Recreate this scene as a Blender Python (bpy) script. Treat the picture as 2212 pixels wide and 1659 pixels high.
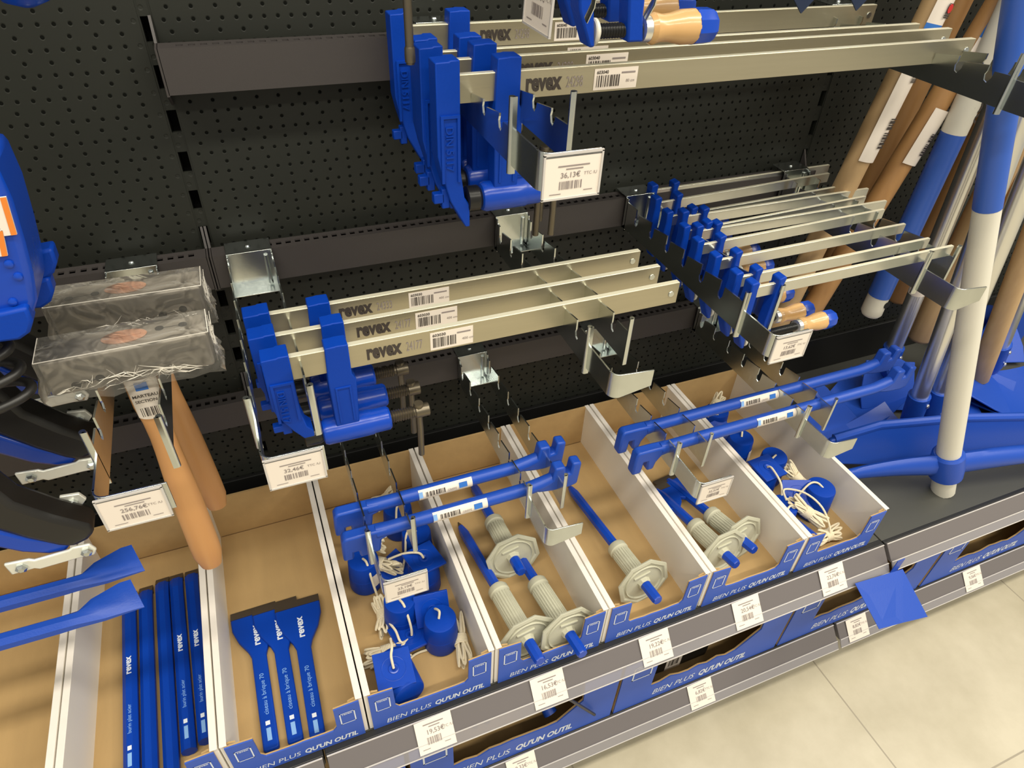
import bpy, math, random
from mathutils import Vector, Matrix
R = random.Random(7)
PI = math.pi
for o in list(bpy.data.objects): bpy.data.objects.remove(o)
S = bpy.context.scene
C = S.collection

# ---------------------------------------------------------------- camera, light, exposure
cam_d = bpy.data.cameras.new('camera'); cam = bpy.data.objects.new('camera', cam_d); C.objects.link(cam)
cam.location = (0.05677, -0.91136, 0.98701)
cam.rotation_euler = (0.881349, -0.039354, -0.384825)
cam_d.sensor_fit = 'HORIZONTAL'; cam_d.sensor_width = 36.0; cam_d.lens = 1453.756/2212*36.0
cam_d.clip_start = 0.02
S.camera = cam
S.view_settings.view_transform = 'Standard'; S.view_settings.look = 'None'
S.view_settings.gamma = 1.0; S.view_settings.use_curve_mapping = False
S.view_settings.exposure = 0.0
W = bpy.data.worlds.new('world'); S.world = W; W.use_nodes = True
W.node_tree.nodes['Background'].inputs[0].default_value = (1.0, 0.94, 0.80, 1)
W.node_tree.nodes['Background'].inputs[1].default_value = 0.45

def area(name, loc, sx, sy, power, col=(1, .94, .80), rot=(0, 0, 0)):
    d = bpy.data.lights.new(name, 'AREA'); d.shape = 'RECTANGLE'; d.size = sx; d.size_y = sy
    d.energy = power; d.color = col
    o = bpy.data.objects.new(name, d); C.objects.link(o); o.location = loc; o.rotation_euler = rot
    return o
area('ceiling_light_row', (0.9, -1.15, 2.7), 5.0, 0.22, 96)
area('ceiling_light_row', (0.9, -2.6, 2.7), 5.0, 0.22, 84)
area('ceiling_light_row', (2.9, -1.6, 2.7), 0.22, 3.0, 36)

# ---------------------------------------------------------------- materials
def nodes(m): return m.node_tree.nodes, m.node_tree.links
def mat(name, col, rough=.5, metal=0., noise=0., nscale=40., bump=0., bscale=200., spec=.5, coat=0., trans=0., alpha=1., stretch=None, col2=None):
    m = bpy.data.materials.new(name); m.use_nodes = True
    N, L = nodes(m); b = N['Principled BSDF']
    b.inputs['Base Color'].default_value = (*col, 1); b.inputs['Roughness'].default_value = rough
    b.inputs['Metallic'].default_value = metal
    b.inputs['Specular IOR Level'].default_value = spec
    if coat: b.inputs['Coat Weight'].default_value = coat; b.inputs['Coat Roughness'].default_value = .12
    if trans: b.inputs['Transmission Weight'].default_value = trans
    b.inputs['Alpha'].default_value = alpha
    tc = N.new('ShaderNodeTexCoord'); mp = N.new('ShaderNodeMapping')
    L.new(tc.outputs['Object'], mp.inputs[0])
    if stretch: mp.inputs['Scale'].default_value = stretch
    if noise or col2:
        n = N.new('ShaderNodeTexNoise'); n.inputs['Scale'].default_value = nscale; n.inputs['Detail'].default_value = 4
        L.new(mp.outputs[0], n.inputs['Vector'])
        mx = N.new('ShaderNodeMix'); mx.data_type = 'RGBA'
        c2 = col2 or tuple(c*(1-noise) for c in col)
        c1 = col if col2 else tuple(min(1, c*(1+noise)) for c in col)
        mx.inputs[6].default_value = (*c1, 1); mx.inputs[7].default_value = (*c2, 1)
        L.new(n.outputs[0], mx.inputs[0]); L.new(mx.outputs[2], b.inputs['Base Color'])
    if bump:
        n2 = N.new('ShaderNodeTexNoise'); n2.inputs['Scale'].default_value = bscale; n2.inputs['Detail'].default_value = 3
        L.new(mp.outputs[0], n2.inputs['Vector'])
        bp = N.new('ShaderNodeBump'); bp.inputs['Strength'].default_value = bump; bp.inputs['Distance'].default_value = .002
        L.new(n2.outputs[0], bp.inputs['Height']); L.new(bp.outputs[0], b.inputs['Normal'])
    return m
BLUE = mat('blue_cast_paint', (.0015, .044, .37), .45, bump=.10, bscale=260, spec=.20)
BLUE2 = mat('blue_gloss_paint', (.004, .052, .42), .24, bump=.06, bscale=120, spec=.45)
BLUEP = mat('blue_powder_paint', (.012, .066, .42), .38, bump=.08, bscale=500, spec=.4)
BLUEC = mat('blue_card', (.035, .10, .50), .55, noise=.05, nscale=30)
ZINC = mat('galvanised_steel', (.62, .66, .65), .22, 1., noise=.10, nscale=60, bump=.05, bscale=60)
EDGE = mat('bar_edge_glare', (.86, .82, .64), .35, .35)  # pale colour paints in the glare that the bars' top edges catch
BAR = mat('nickel_bar_steel', (.50, .455, .33), .38, .85, noise=.07, nscale=25, stretch=(.3, 6, 6), bump=.05, bscale=90)
BARS = mat('thin_bar_steel', (.66, .67, .63), .28, .95, noise=.08, nscale=30, bump=.05, bscale=80)
CHROME = mat('chrome_tube', (.78, .78, .75), .28, .9)
STEEL = mat('dark_screw_steel', (.17, .145, .105), .36, .8)
BLACKM = mat('black_metal', (.012, .012, .012), .3, .2)
BLACKR = mat('black_rubber', (.012, .011, .010), .42)
RAIL = mat('grey_powder_rail', (.047, .041, .040), .5, bump=.08, bscale=700)
DECK = mat('grey_shelf_paint', (.060, .060, .052), .45, bump=.06, bscale=600)
LIPB = mat('black_back_lip', (.009, .009, .009), .45)
DARK = mat('dark_gap', (.004, .004, .004), .8)
KRAFT = mat('kraft_cardboard', (.47, .31, .135), .8, noise=.10, nscale=9, stretch=(6, 1, 6), bump=.1, bscale=150)
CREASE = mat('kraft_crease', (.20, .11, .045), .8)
WHITEC = mat('white_cardboard', (.84, .79, .71), .7, noise=.04, nscale=12)
WHITEE = mat('white_card_edge', (.80, .74, .68), .75, noise=.05, nscale=60)
PAPER = mat('paper_label', (.80, .72, .64), .6)
INK = mat('grey_ink', (.27, .23, .22), .7)
INKB = mat('black_print', (.045, .035, .03), .6)
WPRINT = mat('white_print', (.70, .76, .86), .6)
LPRINT = mat('pale_blue_print', (.22, .42, .78), .6)
CAPB = mat('blue_label_ink', (.03, .16, .55), .5)
RED = mat('red_print', (.6, .03, .03), .5)
ORANGE = mat('orange_print', (.75, .22, .03), .5)
WOOD = mat('varnished_beech', (.64, .40, .17), .3, noise=0, col2=(.52, .29, .11), nscale=14, stretch=(1, 14, 14), coat=.4)
WOODH = mat('hammer_ash', (.66, .34, .13), .38, col2=(.54, .26, .09), nscale=6, stretch=(12, 12, 1))
WOODL = mat('pale_ash_handle', (.56, .38, .20), .55, col2=(.44, .28, .13), nscale=7, stretch=(14, 14, .8))
WOODR = mat('reddish_ash_handle', (.47, .26, .10), .5, col2=(.34, .17, .06), nscale=7, stretch=(14, 14, .8))
GUARD = mat('grey_green_rubber', (.50, .49, .38), .6, bump=.15, bscale=180)
CORD = mat('cream_cord', (.75, .66, .48), .8, bump=.3, bscale=700)
WFIB = mat('white_fibre_handle', (.66, .63, .54), .5, bump=.05, bscale=300)
BFIB = mat('blue_fibre_handle', (.03, .10, .45), .35)
ZPLATE = mat('white_plated_link', (.80, .80, .72), .35, .35)
EYE = mat('copper_sealed_wood', (.62, .33, .20), .5, noise=.25, nscale=90)
HEADM = mat('grey_hammer_steel', (.30, .27, .225), .45, .1, noise=.08, nscale=30)
DBLADE = mat('dark_oiled_blade', (.05, .07, .14), .3, .6)
TIPM = mat('bare_steel_edge', (.13, .11, .09), .45, .7)
# clear film: mostly transparent with glossy creases
def film(name, tint, amount, rough, bump, bscale):
    m = bpy.data.materials.new(name); m.use_nodes = True; N, L = nodes(m)
    for n in list(N): N.remove(n)
    out = N.new('ShaderNodeOutputMaterial'); mix = N.new('ShaderNodeMixShader'); t = N.new('ShaderNodeBsdfTransparent')
    p = N.new('ShaderNodeBsdfPrincipled'); p.inputs['Base Color'].default_value = (*tint, 1); p.inputs['Roughness'].default_value = rough
    p.inputs['Specular IOR Level'].default_value = .9
    fr = N.new('ShaderNodeFresnel'); fr.inputs['IOR'].default_value = 1.5
    ad = N.new('ShaderNodeMath'); ad.operation = 'ADD'; ad.inputs[1].default_value = amount; ad.use_clamp = True
    tc = N.new('ShaderNodeTexCoord'); n2 = N.new('ShaderNodeTexNoise'); n2.inputs['Scale'].default_value = bscale; n2.inputs['Distortion'].default_value = 1.5
    L.new(tc.outputs['Object'], n2.inputs['Vector'])
    bp = N.new('ShaderNodeBump'); bp.inputs['Strength'].default_value = bump; bp.inputs['Distance'].default_value = .01
    L.new(n2.outputs[0], bp.inputs['Height']); L.new(bp.outputs[0], p.inputs['Normal']); L.new(bp.outputs[0], fr.inputs['Normal'])
    L.new(fr.outputs[0], ad.inputs[0]); L.new(ad.outputs[0], mix.inputs[0]); L.new(t.outputs[0], mix.inputs[1]); L.new(p.outputs[0], mix.inputs[2])
    L.new(mix.outputs[0], out.inputs[0]); return m
WRAP = film('clear_plastic_wrap', (.80, .76, .68), .05, .12, 1.0, 26)
FOLD = film('plastic_fold_film', (.95, .90, .80), .34, .12, 0, 1)
CLEAR = film('clear_label_plastic', (.75, .75, .75), .12, .08, 0, 1)

class Mth:
    def __init__(s, m): s.N, s.L = nodes(m)
    def v(s, op, a, b=0., c=None, clamp=False):
        n = s.N.new('ShaderNodeMath'); n.operation = op; n.use_clamp = clamp
        for i, q in enumerate([a, b] + ([c] if c is not None else [])):
            if isinstance(q, (int, float)): n.inputs[i].default_value = q
            else: s.L.new(q, n.inputs[i])
        return n.outputs[0]
def perf_material():
    m = mat('black_perforated_panel', (.021, .0225, .0185), .48, bump=.05, bscale=600)
    N, L = nodes(m); b = N['Principled BSDF']; M_ = Mth(m)
    tc = N.new('ShaderNodeTexCoord'); sp = N.new('ShaderNodeSeparateXYZ'); L.new(tc.outputs['Object'], sp.inputs[0])
    x, z = sp.outputs[0], sp.outputs[2]
    def row(x0, px, z0, pz):
        def d(q, q0, p):
            u = M_.v('MULTIPLY', M_.v('ADD', q, -q0), 1/p); f = M_.v('FRACT', M_.v('ADD', u, 1000.5))
            return M_.v('MULTIPLY', M_.v('ADD', f, -.5), p)
        dx, dz = d(x, x0, px), d(z, z0, pz)
        return M_.v('SQRT', M_.v('ADD', M_.v('MULTIPLY', dx, dx), M_.v('MULTIPLY', dz, dz)))
    d1 = row(.0177, .01525, .0093, .025); d2 = row(.0231, .0254, -.0030, .025)
    d = M_.v('MINIMUM', d1, d2)
    # keep a plain margin beside the bay joints
    f = M_.v('ABSOLUTE', M_.v('MULTIPLY', M_.v('ADD', M_.v('FRACT', M_.v('ADD', M_.v('MULTIPLY', x, 1/1.0165), 100.5)), -.5), 1.0165))
    inside = M_.v('GREATER_THAN', f, .0145)
    hole = M_.v('MULTIPLY', M_.v('LESS_THAN', d, .0021), inside)
    mx = N.new('ShaderNodeMix'); mx.data_type = 'RGBA'; L.new(hole, mx.inputs[0])
    mx.inputs[6].default_value = (.021, .0225, .0185, 1); mx.inputs[7].default_value = (.0075, .008, .007, 1)
    L.new(mx.outputs[2], b.inputs['Base Color'])
    rim = N.new('ShaderNodeMapRange'); L.new(d, rim.inputs[0]); rim.inputs[1].default_value = .0018; rim.inputs[2].default_value = .0030
    bp = N.new('ShaderNodeBump'); bp.inputs['Strength'].default_value = .35; bp.inputs['Distance'].default_value = .0015
    L.new(rim.outputs[0], bp.inputs['Height']); L.new(bp.outputs[0], b.inputs['Normal'])
    L.new(M_.v('MULTIPLY', M_.v('SUBTRACT', 1., hole), .30), b.inputs['Specular IOR Level'])
    return m
PERF = perf_material()
def tile_material():
    m = mat('beige_stone_tile', (.55, .49, .37), .42)
    N, L = nodes(m); b = N['Principled BSDF']; M_ = Mth(m)
    tc = N.new('ShaderNodeTexCoord'); sp = N.new('ShaderNodeSeparateXYZ'); L.new(tc.outputs['Object'], sp.inputs[0])
    def d(q, q0, p):
        f = M_.v('FRACT', M_.v('ADD', M_.v('MULTIPLY', M_.v('ADD', q, -q0), 1/p), 100.5))
        return M_.v('ABSOLUTE', M_.v('MULTIPLY', M_.v('ADD', f, -.5), p))
    j = M_.v('LESS_THAN', M_.v('MINIMUM', d(sp.outputs[0], 1.02, .6), d(sp.outputs[1], -.784, .6)), .0017)
    n = N.new('ShaderNodeTexNoise'); n.inputs['Scale'].default_value = 5; n.inputs['Detail'].default_value = 8; n.inputs['Roughness'].default_value = .65
    L.new(tc.outputs['Object'], n.inputs['Vector'])
    mr = N.new('ShaderNodeMapRange'); mr.inputs[1].default_value = .35; mr.inputs[2].default_value = .68; L.new(n.outputs[0], mr.inputs[0])
    mx = N.new('ShaderNodeMix'); mx.data_type = 'RGBA'; L.new(mr.outputs[0], mx.inputs[0])
    mx.inputs[6].default_value = (.46, .41, .30, 1); mx.inputs[7].default_value = (.575, .52, .40, 1)
    m2 = N.new('ShaderNodeMix'); m2.data_type = 'RGBA'; L.new(j, m2.inputs[0]); L.new(mx.outputs[2], m2.inputs[6])
    m2.inputs[7].default_value = (.33, .29, .22, 1); L.new(m2.outputs[2], b.inputs['Base Color'])
    return m
TILE = tile_material()

# ---------------------------------------------------------------- mesh builder
class MB:
    def __init__(s): s.v = []; s.f = []; s.m = []; s.mats = []
    def mi(s, m):
        if m is None: m = s.mats[0] if s.mats else None
        if m not in s.mats: s.mats.append(m)
        return s.mats.index(m)
    def add(s, vs, fs, m=None, T=None):
        i0 = len(s.v); k = s.mi(m)
        s.v += [tuple(T @ Vector(v)) if T else tuple(v) for v in vs]
        for f in fs: s.f.append([i0+i for i in f]); s.m.append(k)
        return s
    def box(s, x0, x1, y0, y1, z0, z1, m=None, T=None):
        x0, x1 = min(x0, x1), max(x0, x1); y0, y1 = min(y0, y1), max(y0, y1); z0, z1 = min(z0, z1), max(z0, z1)
        vs = [(x, y, z) for z in (z0, z1) for y in (y0, y1) for x in (x0, x1)]
        return s.add(vs, [(0, 2, 3, 1), (4, 5, 7, 6), (0, 1, 5, 4), (2, 6, 7, 3), (0, 4, 6, 2), (1, 3, 7, 5)], m, T)
    def ext(s, poly, ax, a0, a1, m=None, T=None):
        """closed 2D outline extruded along ax; outline coordinates are the other two axes in xyz order"""
        if a0 > a1: a0, a1 = a1, a0
        def P(p, a):
            return {'x': (a, p[0], p[1]), 'y': (p[0], a, p[1]), 'z': (p[0], p[1], a)}[ax]
        n = len(poly); A = sum(poly[i][0]*poly[(i+1) % n][1]-poly[(i+1) % n][0]*poly[i][1] for i in range(n))
        if (A < 0) != (ax == 'y'): poly = poly[::-1]
        vs = [P(p, a0) for p in poly]+[P(p, a1) for p in poly]
        fs = [tuple(range(n-1, -1, -1)), tuple(range(n, 2*n))]+[(i, (i+1) % n, n+(i+1) % n, n+i) for i in range(n)]
        return s.add(vs, fs, m, T)
    def tube(s, path, r, seg=12, m=None, T=None, flat=None, close=False, up=None):
        path = [Vector(p) for p in path]; n = len(path)
        rs = r if isinstance(r, (list, tuple)) else [r]*n
        tg = []
        for i in range(n):
            if close: t = path[(i+1) % n]-path[i-1]
            else: t = path[min(i+1, n-1)]-path[max(i-1, 0)]
            tg.append(t.normalized() if t.length > 1e-9 else Vector((0, 0, 1)))
        u = Vector(up) if up else (Vector((0, 0, 1)) if abs(tg[0].z) < .9 else Vector((1, 0, 0)))
        u = (u-tg[0]*u.dot(tg[0])).normalized(); vs = []
        for i in range(n):
            u = (u-tg[i]*u.dot(tg[i])); u = u.normalized() if u.length > 1e-6 else tg[i].orthogonal().normalized()
            w = tg[i].cross(u); rr = rs[i]; ra, rb = (rr if isinstance(rr, (list, tuple)) else (rr, rr))
            for k in range(seg):
                a = 2*PI*(k+.5)/seg
                vs.append(path[i]+w*math.cos(a)*ra+u*math.sin(a)*rb)
        fs = []
        for i in range(n-1 if not close else n):
            j = (i+1) % n
            for k in range(seg):
                k2 = (k+1) % seg; fs.append((i*seg+k, i*seg+k2, j*seg+k2, j*seg+k))
        if not close: fs += [tuple(range(seg-1, -1, -1)), tuple(range((n-1)*seg, n*seg))]
        return s.add(vs, fs, m, T)
    def lathe(s, prof, seg=24, m=None, T=None, off=0.):
        vs = []; n = len(prof)
        for r, z in prof:
            for k in range(seg):
                a = 2*PI*(k+off)/seg; vs.append((r*math.cos(a), r*math.sin(a), z))
        fs = []
        for i in range(n-1):
            for k in range(seg):
                k2 = (k+1) % seg; fs.append((i*seg+k, i*seg+k2, (i+1)*seg+k2, (i+1)*seg+k))
        fs += [tuple(range(seg-1, -1, -1)), tuple(range((n-1)*seg, n*seg))]
        return s.add(vs, fs, m, T)
    def quad(s, o, u, v, w, h, m=None):
        o, u, v = Vector(o), Vector(u).normalized(), Vector(v).normalized()
        return s.add([o, o+u*w, o+u*w+v*h, o+v*h], [(0, 1, 2, 3)], m)
    def text(s, txt, o, u, v, size, m=None, bold=0., shear=0., align='l', fit=None, thick=0.):
        vs, fs, w = glyphs(txt, bold, shear, thick/size); o, u, v = Vector(o), Vector(u).normalized(), Vector(v).normalized()
        n = u.cross(v); k = size if fit is None else fit/w
        dx = {'l': 0, 'c': -w/2, 'r': -w}[align]
        return s.add([o+u*((p[0]+dx)*k)+v*(p[1]*size)+n*(p[2]*size) for p in vs], fs, m)
    def bars(s, o, u, v, w, h, n=22, m=None, seed=1):
        r = random.Random(seed); x = 0.; o, u, v = Vector(o), Vector(u).normalized(), Vector(v).normalized()
        k = w/n
        while x < w:
            b = k*r.choice((.45, .5, .9, 1.1))
            if x+b > w: break
            s.quad(o+u*x, u, v, b, h, m); x += b+k*r.choice((.4, .5, .8, 1.2))
        return s
_g = {}
def glyphs(txt, bold, shear, thick=0.):
    key = (txt, bold, shear, round(thick, 4))
    if key not in _g:
        c = bpy.data.curves.new('t', 'FONT'); c.body = txt; c.size = 1; c.resolution_u = 3; c.offset = bold; c.shear = shear; c.fill_mode = 'FRONT' if not thick else 'BOTH'; c.extrude = thick/2
        o = bpy.data.objects.new('t', c); C.objects.link(o); dg = bpy.context.evaluated_depsgraph_get(); dg.update()
        me = bpy.data.meshes.new_from_object(o.evaluated_get(dg))
        vs = [tuple(v.co) for v in me.vertices]; lim = len(txt)*.95+.5
        ok = [-.6 < v[0] < lim and -.5 < v[1] < 1.2 for v in vs]
        fs = [tuple(p.vertices) for p in me.polygons if all(ok[k] for k in p.vertices)]
        vs = [v if ok[k] else (0., 0., 0.) for k, v in enumerate(vs)]
        w = max([v[0] for v in vs]) if vs else 0
        bpy.data.objects.remove(o); bpy.data.curves.remove(c); bpy.data.meshes.remove(me)
        _g[key] = (vs, fs, w)
    return _g[key]
def build(name, mb, parent=None, m=None, bevel=0., smooth=35, loc=None):
    me = bpy.data.meshes.new(name); me.from_pydata(mb.v, [], mb.f)
    for q in (mb.mats if mb.mats != [None] else [m]): me.materials.append(q if q else m)
    for p, k in zip(me.polygons, mb.m): p.material_index = k
    if smooth:
        me.polygons.foreach_set('use_smooth', [True]*len(me.polygons)); me.set_sharp_from_angle(angle=math.radians(smooth))
    me.update()
    o = bpy.data.objects.new(name, me); C.objects.link(o)
    if parent: o.parent = parent
    if loc: o.location = loc
    if bevel:
        b = o.modifiers.new('bevel', 'BEVEL'); b.width = bevel; b.segments = 2; b.limit_method = 'ANGLE'; b.angle_limit = math.radians(40)
    return o
def thing(name, label, cat, loc=(0, 0, 0), rot=(0, 0, 0), group=None):
    o = bpy.data.objects.new(name, None); C.objects.link(o); o.empty_display_size = .02
    o.location = loc; o.rotation_euler = rot; o['label'] = label; o['category'] = cat
    if group: o['group'] = group
    return o
def tag(o, label, cat, group=None):
    o['label'] = label; o['category'] = cat
    if group: o['group'] = group
    return o
def struct(o): o['kind'] = 'structure'; return o
def copy_tree(o, parent=None):
    c = o.copy(); C.objects.link(c)
    if parent: c.parent = parent
    for ch in list(o.children): copy_tree(ch, c)
    return c
def again(o, label, loc=None, rot=None):
    c = copy_tree(o); c['label'] = label
    if loc: c.location = loc
    if rot: c.rotation_euler = rot
    return c
X, Y, Z = Vector((1, 0, 0)), Vector((0, 1, 0)), Vector((0, 0, 1))
def frame(p, q):
    """matrix with +Z running from p to q, origin p"""
    p, q = Vector(p), Vector(q); d = (q-p).normalized()
    return Matrix.Translation(p) @ d.to_track_quat('Z', 'Y').to_matrix().to_4x4()

BW = 1.0165                       # bay width
Z1, Z2, Z3 = .7897, .5392, .2919  # top of the three crossbars
FLOOR = -.42; LOW = -.27

# ---------------------------------------------------------------- setting
fl = struct(build('floor', MB().box(-2.2, 4.2, -3.6, .3, FLOOR-.02, FLOOR), None, TILE, smooth=0))
for i, (a, b) in enumerate(((-BW, 0), (0, BW), (BW, 2*BW+.4))):
    struct(build('wall_back', MB().box(a+.0075, b-.0075, 0, .004, FLOOR, 1.9), None, PERF, smooth=0))
struct(build('dark_void_sheet_1', MB().box(-2.2, 4.2, .05, .06, FLOOR, 1.95), None, DARK, smooth=0))  # black sheet added behind the panels, painting in the darkness of the hollow
ug = 'slotted uprights between the panels'
for i, (x, lb) in enumerate(((0, 'black slotted upright to the right of the two sledge hammers'), (BW, 'black slotted upright behind the leaning wooden handles'))):
    m = MB(); m.box(x-.02, x-.0055, .001, .045, FLOOR, 1.9, PERF); m.box(x+.0055, x+.02, .001, .045, FLOOR, 1.9)
    k = -14
    while k < 23:
        zt = .7134-.05*k; m.box(x-.006, x+.006, .0015, .006, zt-.05, zt-.026); k += 1
    tag(build('upright', m, None, DECK, smooth=0), lb, 'upright', ug)
def crossbar(x0, x1, z, label):
    t = thing('crossbar', label, 'crossbar', (0, 0, 0), group='perforated grey crossbars on the back panel')
    m = MB(); yf, yb = -.0400, -.0150
    m.box(x0, x1, yf, yf+.002, z-.0485, z-.002)
    # top flange with a row of oval holes
    p = .01255; n = int((x1-x0-.02)/p); x = x0+(x1-x0-n*p)/2
    m.box(x0, x, yf, yb, z-.002, z)
    for i in range(n):
        a = x+i*p; m.box(a, a+.0055, yf, yb, z-.002, z); m.box(a+.0055, a+p, yf, -.0320, z-.002, z); m.box(a+.0055, a+p, -.0240, yb, z-.002, z)
    m.box(x+n*p, x1, yf, yb, z-.002, z)
    m.box(x0, x1, yb-.002, yb, z-.03, z-.002, DARK)
    build('face_plate', m, t, RAIL, smooth=0)
    for xx in (x0, x1):
        s = 1 if xx == x0 else -1
        e = MB(); e.ext([(yf, z), (yb, z), (-.001, z+.025), (-.001, z-.07), (yf, z-.05)], 'x', xx-.0008*s-.0015, xx-.0008*s+.0015)
        build('end_bracket', e, t, RAIL, smooth=0)
    return t
crossbar(.005, BW-.005, Z1, 'grey perforated crossbar across the top, carrying the long blue clamps')
crossbar(.003, BW-.005, Z2, 'grey perforated crossbar at middle height, right of the black upright')
crossbar(-BW+.005, -.003, Z2, 'grey perforated crossbar behind the two wrapped sledge hammers')
crossbar(.003, BW-.005, Z3, 'lowest grey perforated crossbar, above the cardboard trays')
crossbar(-BW+.005, -.003, Z3, 'lowest grey perforated crossbar seen between hammer handle and kraft tray')
crossbar(.005, BW-.005, Z2+.5, 'highest grey perforated crossbar, above the long clamps')
# decks
dk = 'grey metal shelf decks'
def deck(x0, x1, z, label, lip=True):
    m = MB(); m.box(x0, x1, -.4690, -.002, z-.028, z, DECK); m.box(x0, x1, -.4712, -.4640 if x0 > 0 and x0 > .5 else -.4600, z-.027, z+.0007, LIPB)
    if lip: m.box(x0, x1, -.009, -.001, z+.0005, z+.098, LIPB)
    return tag(build('shelf_deck', m, None, DECK, bevel=.0012, smooth=0), label, 'shelf', dk)
deck(.0012, BW-.0012, 0, 'grey metal shelf under the middle row of cardboard trays')
deck(BW+.0012, 2*BW+.3, 0, 'bare grey metal shelf under the pickaxes and shovels')
deck(-BW, -.0012, 0, 'grey metal shelf under the long chisels at left')
deck(.0012, BW-.0012, LOW, 'lower grey metal shelf under the wide blue trays', False)
deck(BW+.0012, 2*BW+.3, LOW, 'lower grey metal shelf at far right behind the blue card', False)
deck(-BW, -.0012, LOW, 'lower grey metal shelf at bottom left corner', False)
struct(build('baseboard_front', MB().box(-BW, 2*BW+.3, -.42, -.41, FLOOR, LOW-.028), None, DECK, smooth=0))
def channel(x0, x1, z, label):
    t = thing('price_rail', label, 'price rail', group='sloping price rails on the shelf fronts')
    pr = [(-.4705, z-.026), (-.4705, z-.001), (-.474, z+.001), (-.4965, z-.0235), (-.4945, z-.0265), (-.476, z-.0275)]
    build('rail_body', MB().ext(pr, 'x', x0, x1), t, RAILP, bevel=.0008, smooth=30)
    pr2 = [(-.4970, z-.0225), (-.5075, z-.0375), (-.5062, z-.0385), (-.4958, z-.0240)]
    build('clear_lip', MB().ext(pr2, 'x', x0, x1), t, LIPP, smooth=30)
    build('ridge', MB().tube([(x0, -.4975, z-.0228), (x1, -.4975, z-.0228)], .0011, 8).tube([(x0, -.5072, z-.0380), (x1, -.5072, z-.0380)], .0012, 8).tube([(x0, -.4738, z+.0012), (x1, -.4738, z+.0012)], .0012, 8), t, RIDGE)
    return t
RAILP = mat('smoky_price_rail', (.15, .135, .135), .28, bump=.03, bscale=40)
RIDGE = mat('clear_ridge', (.55, .52, .50), .15, spec=.9)
LIPP = film('clear_price_lip', (.42, .40, .42), .45, .15, 0, 1)
channel(.003, BW-.004, 0, 'upper sloping grey price rail below the middle trays')
channel(BW+.004, 2*BW+.3, 0, 'upper sloping grey price rail at right below the pickaxes')
channel(-BW, -.003, 0, 'upper sloping grey price rail at bottom left below the chisels')
channel(.003, BW-.004, LOW, 'lower sloping grey price rail below the wide blue trays')
channel(BW+.004, 2*BW+.3, LOW, 'lower sloping grey price rail at right just above the floor')
channel(-BW, -.003, LOW, 'lower sloping grey price rail in the bottom left corner')

# ---------------------------------------------------------------- price labels on the rails
def price_print(m, o, u, v, w, h, price, seed, ink=None):
    """lines, price and barcode on a paper of w x h; o is its lower left corner"""
    o, u, v = Vector(o), Vector(u).normalized(), Vector(v).normalized()
    ink = ink or INK
    m.quad(o+u*w*.22+v*h*.84, u, v, w*.55, h*.035, ink); m.quad(o+u*w*.36+v*h*.76, u, v, w*.30, h*.03, ink)
    m.text(price+'€', o+u*w*.27+v*h*.55, u, v, h*.20, ink, bold=.01); m.text('TTC /U', o+u*w*.68+v*h*.58, u, v, h*.12, ink)
    m.bars(o+u*w*.26+v*h*.24, u, v, w*.42, h*.22, 20, ink, seed)
    m.quad(o+u*w*.10+v*h*.12, u, v, w*.20, h*.02, ink); m.quad(o+u*w*.70+v*h*.16, u, v, w*.16, h*.02, ink)
def rail_label(x, z, price, label, i, w=.0545):
    t = thing('price_label', label, 'price label', (x, 0, z), group='paper price labels clipped in the price rails')
    d = Vector((0, -.0335, -.0385)).normalized(); up = -d; n = Vector((0, -up.z, up.y))
    n = X.cross(up).normalized(); n = n if n.y < 0 else -n
    o = Vector((0, -.4738, .0015))+n*.0028+d*.047
    m = MB(); P = [o, o+X*w, o+X*w+up*.049, o+up*.0465]; Q = [p-n*.0006 for p in P]
    m.add(P+Q, [(0, 1, 2, 3), (7, 6, 5, 4), (0, 4, 5, 1), (1, 5, 6, 2), (2, 6, 7, 3), (3, 7, 4, 0)])
    s = build('paper', m, t, PAPER, smooth=0)
    q = MB(); price_print(q, o+n*.0003, X, up, w, .047, price, i)
    build('print', q, t, INK, smooth=0); return t
for i, (x, p, lb) in enumerate(((.124, '19,53', 'white price label on upper rail, below the leftmost weights tray'), (.303, '16,53', 'white price label on upper rail, beside the dark rod below it'), (.4915, '19,22', 'white price label on upper rail, below the tray with one guarded chisel'), (.671, '20,54', 'white price label on upper rail, below the tray of two guarded chisels'), (.856, '22,76', 'white price label on upper rail, last before the hanging blue card'))):
    rail_label(x, 0, p, lb, i+3)
for i, (x, p, lb) in enumerate(((.274, '9,33', 'white price label on lower rail, cut by the bottom edge of the photo'), (.648, '6,82', 'white price label on lower rail, below the wide tray holding a black tool'), (1.042, '8,82', 'white price label on lower rail, just left of the hanging blue card tip'), (1.385, '9,56', 'white price label on lower rail, farthest right'))):
    rail_label(x, LOW, p, lb, i+30)

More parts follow.
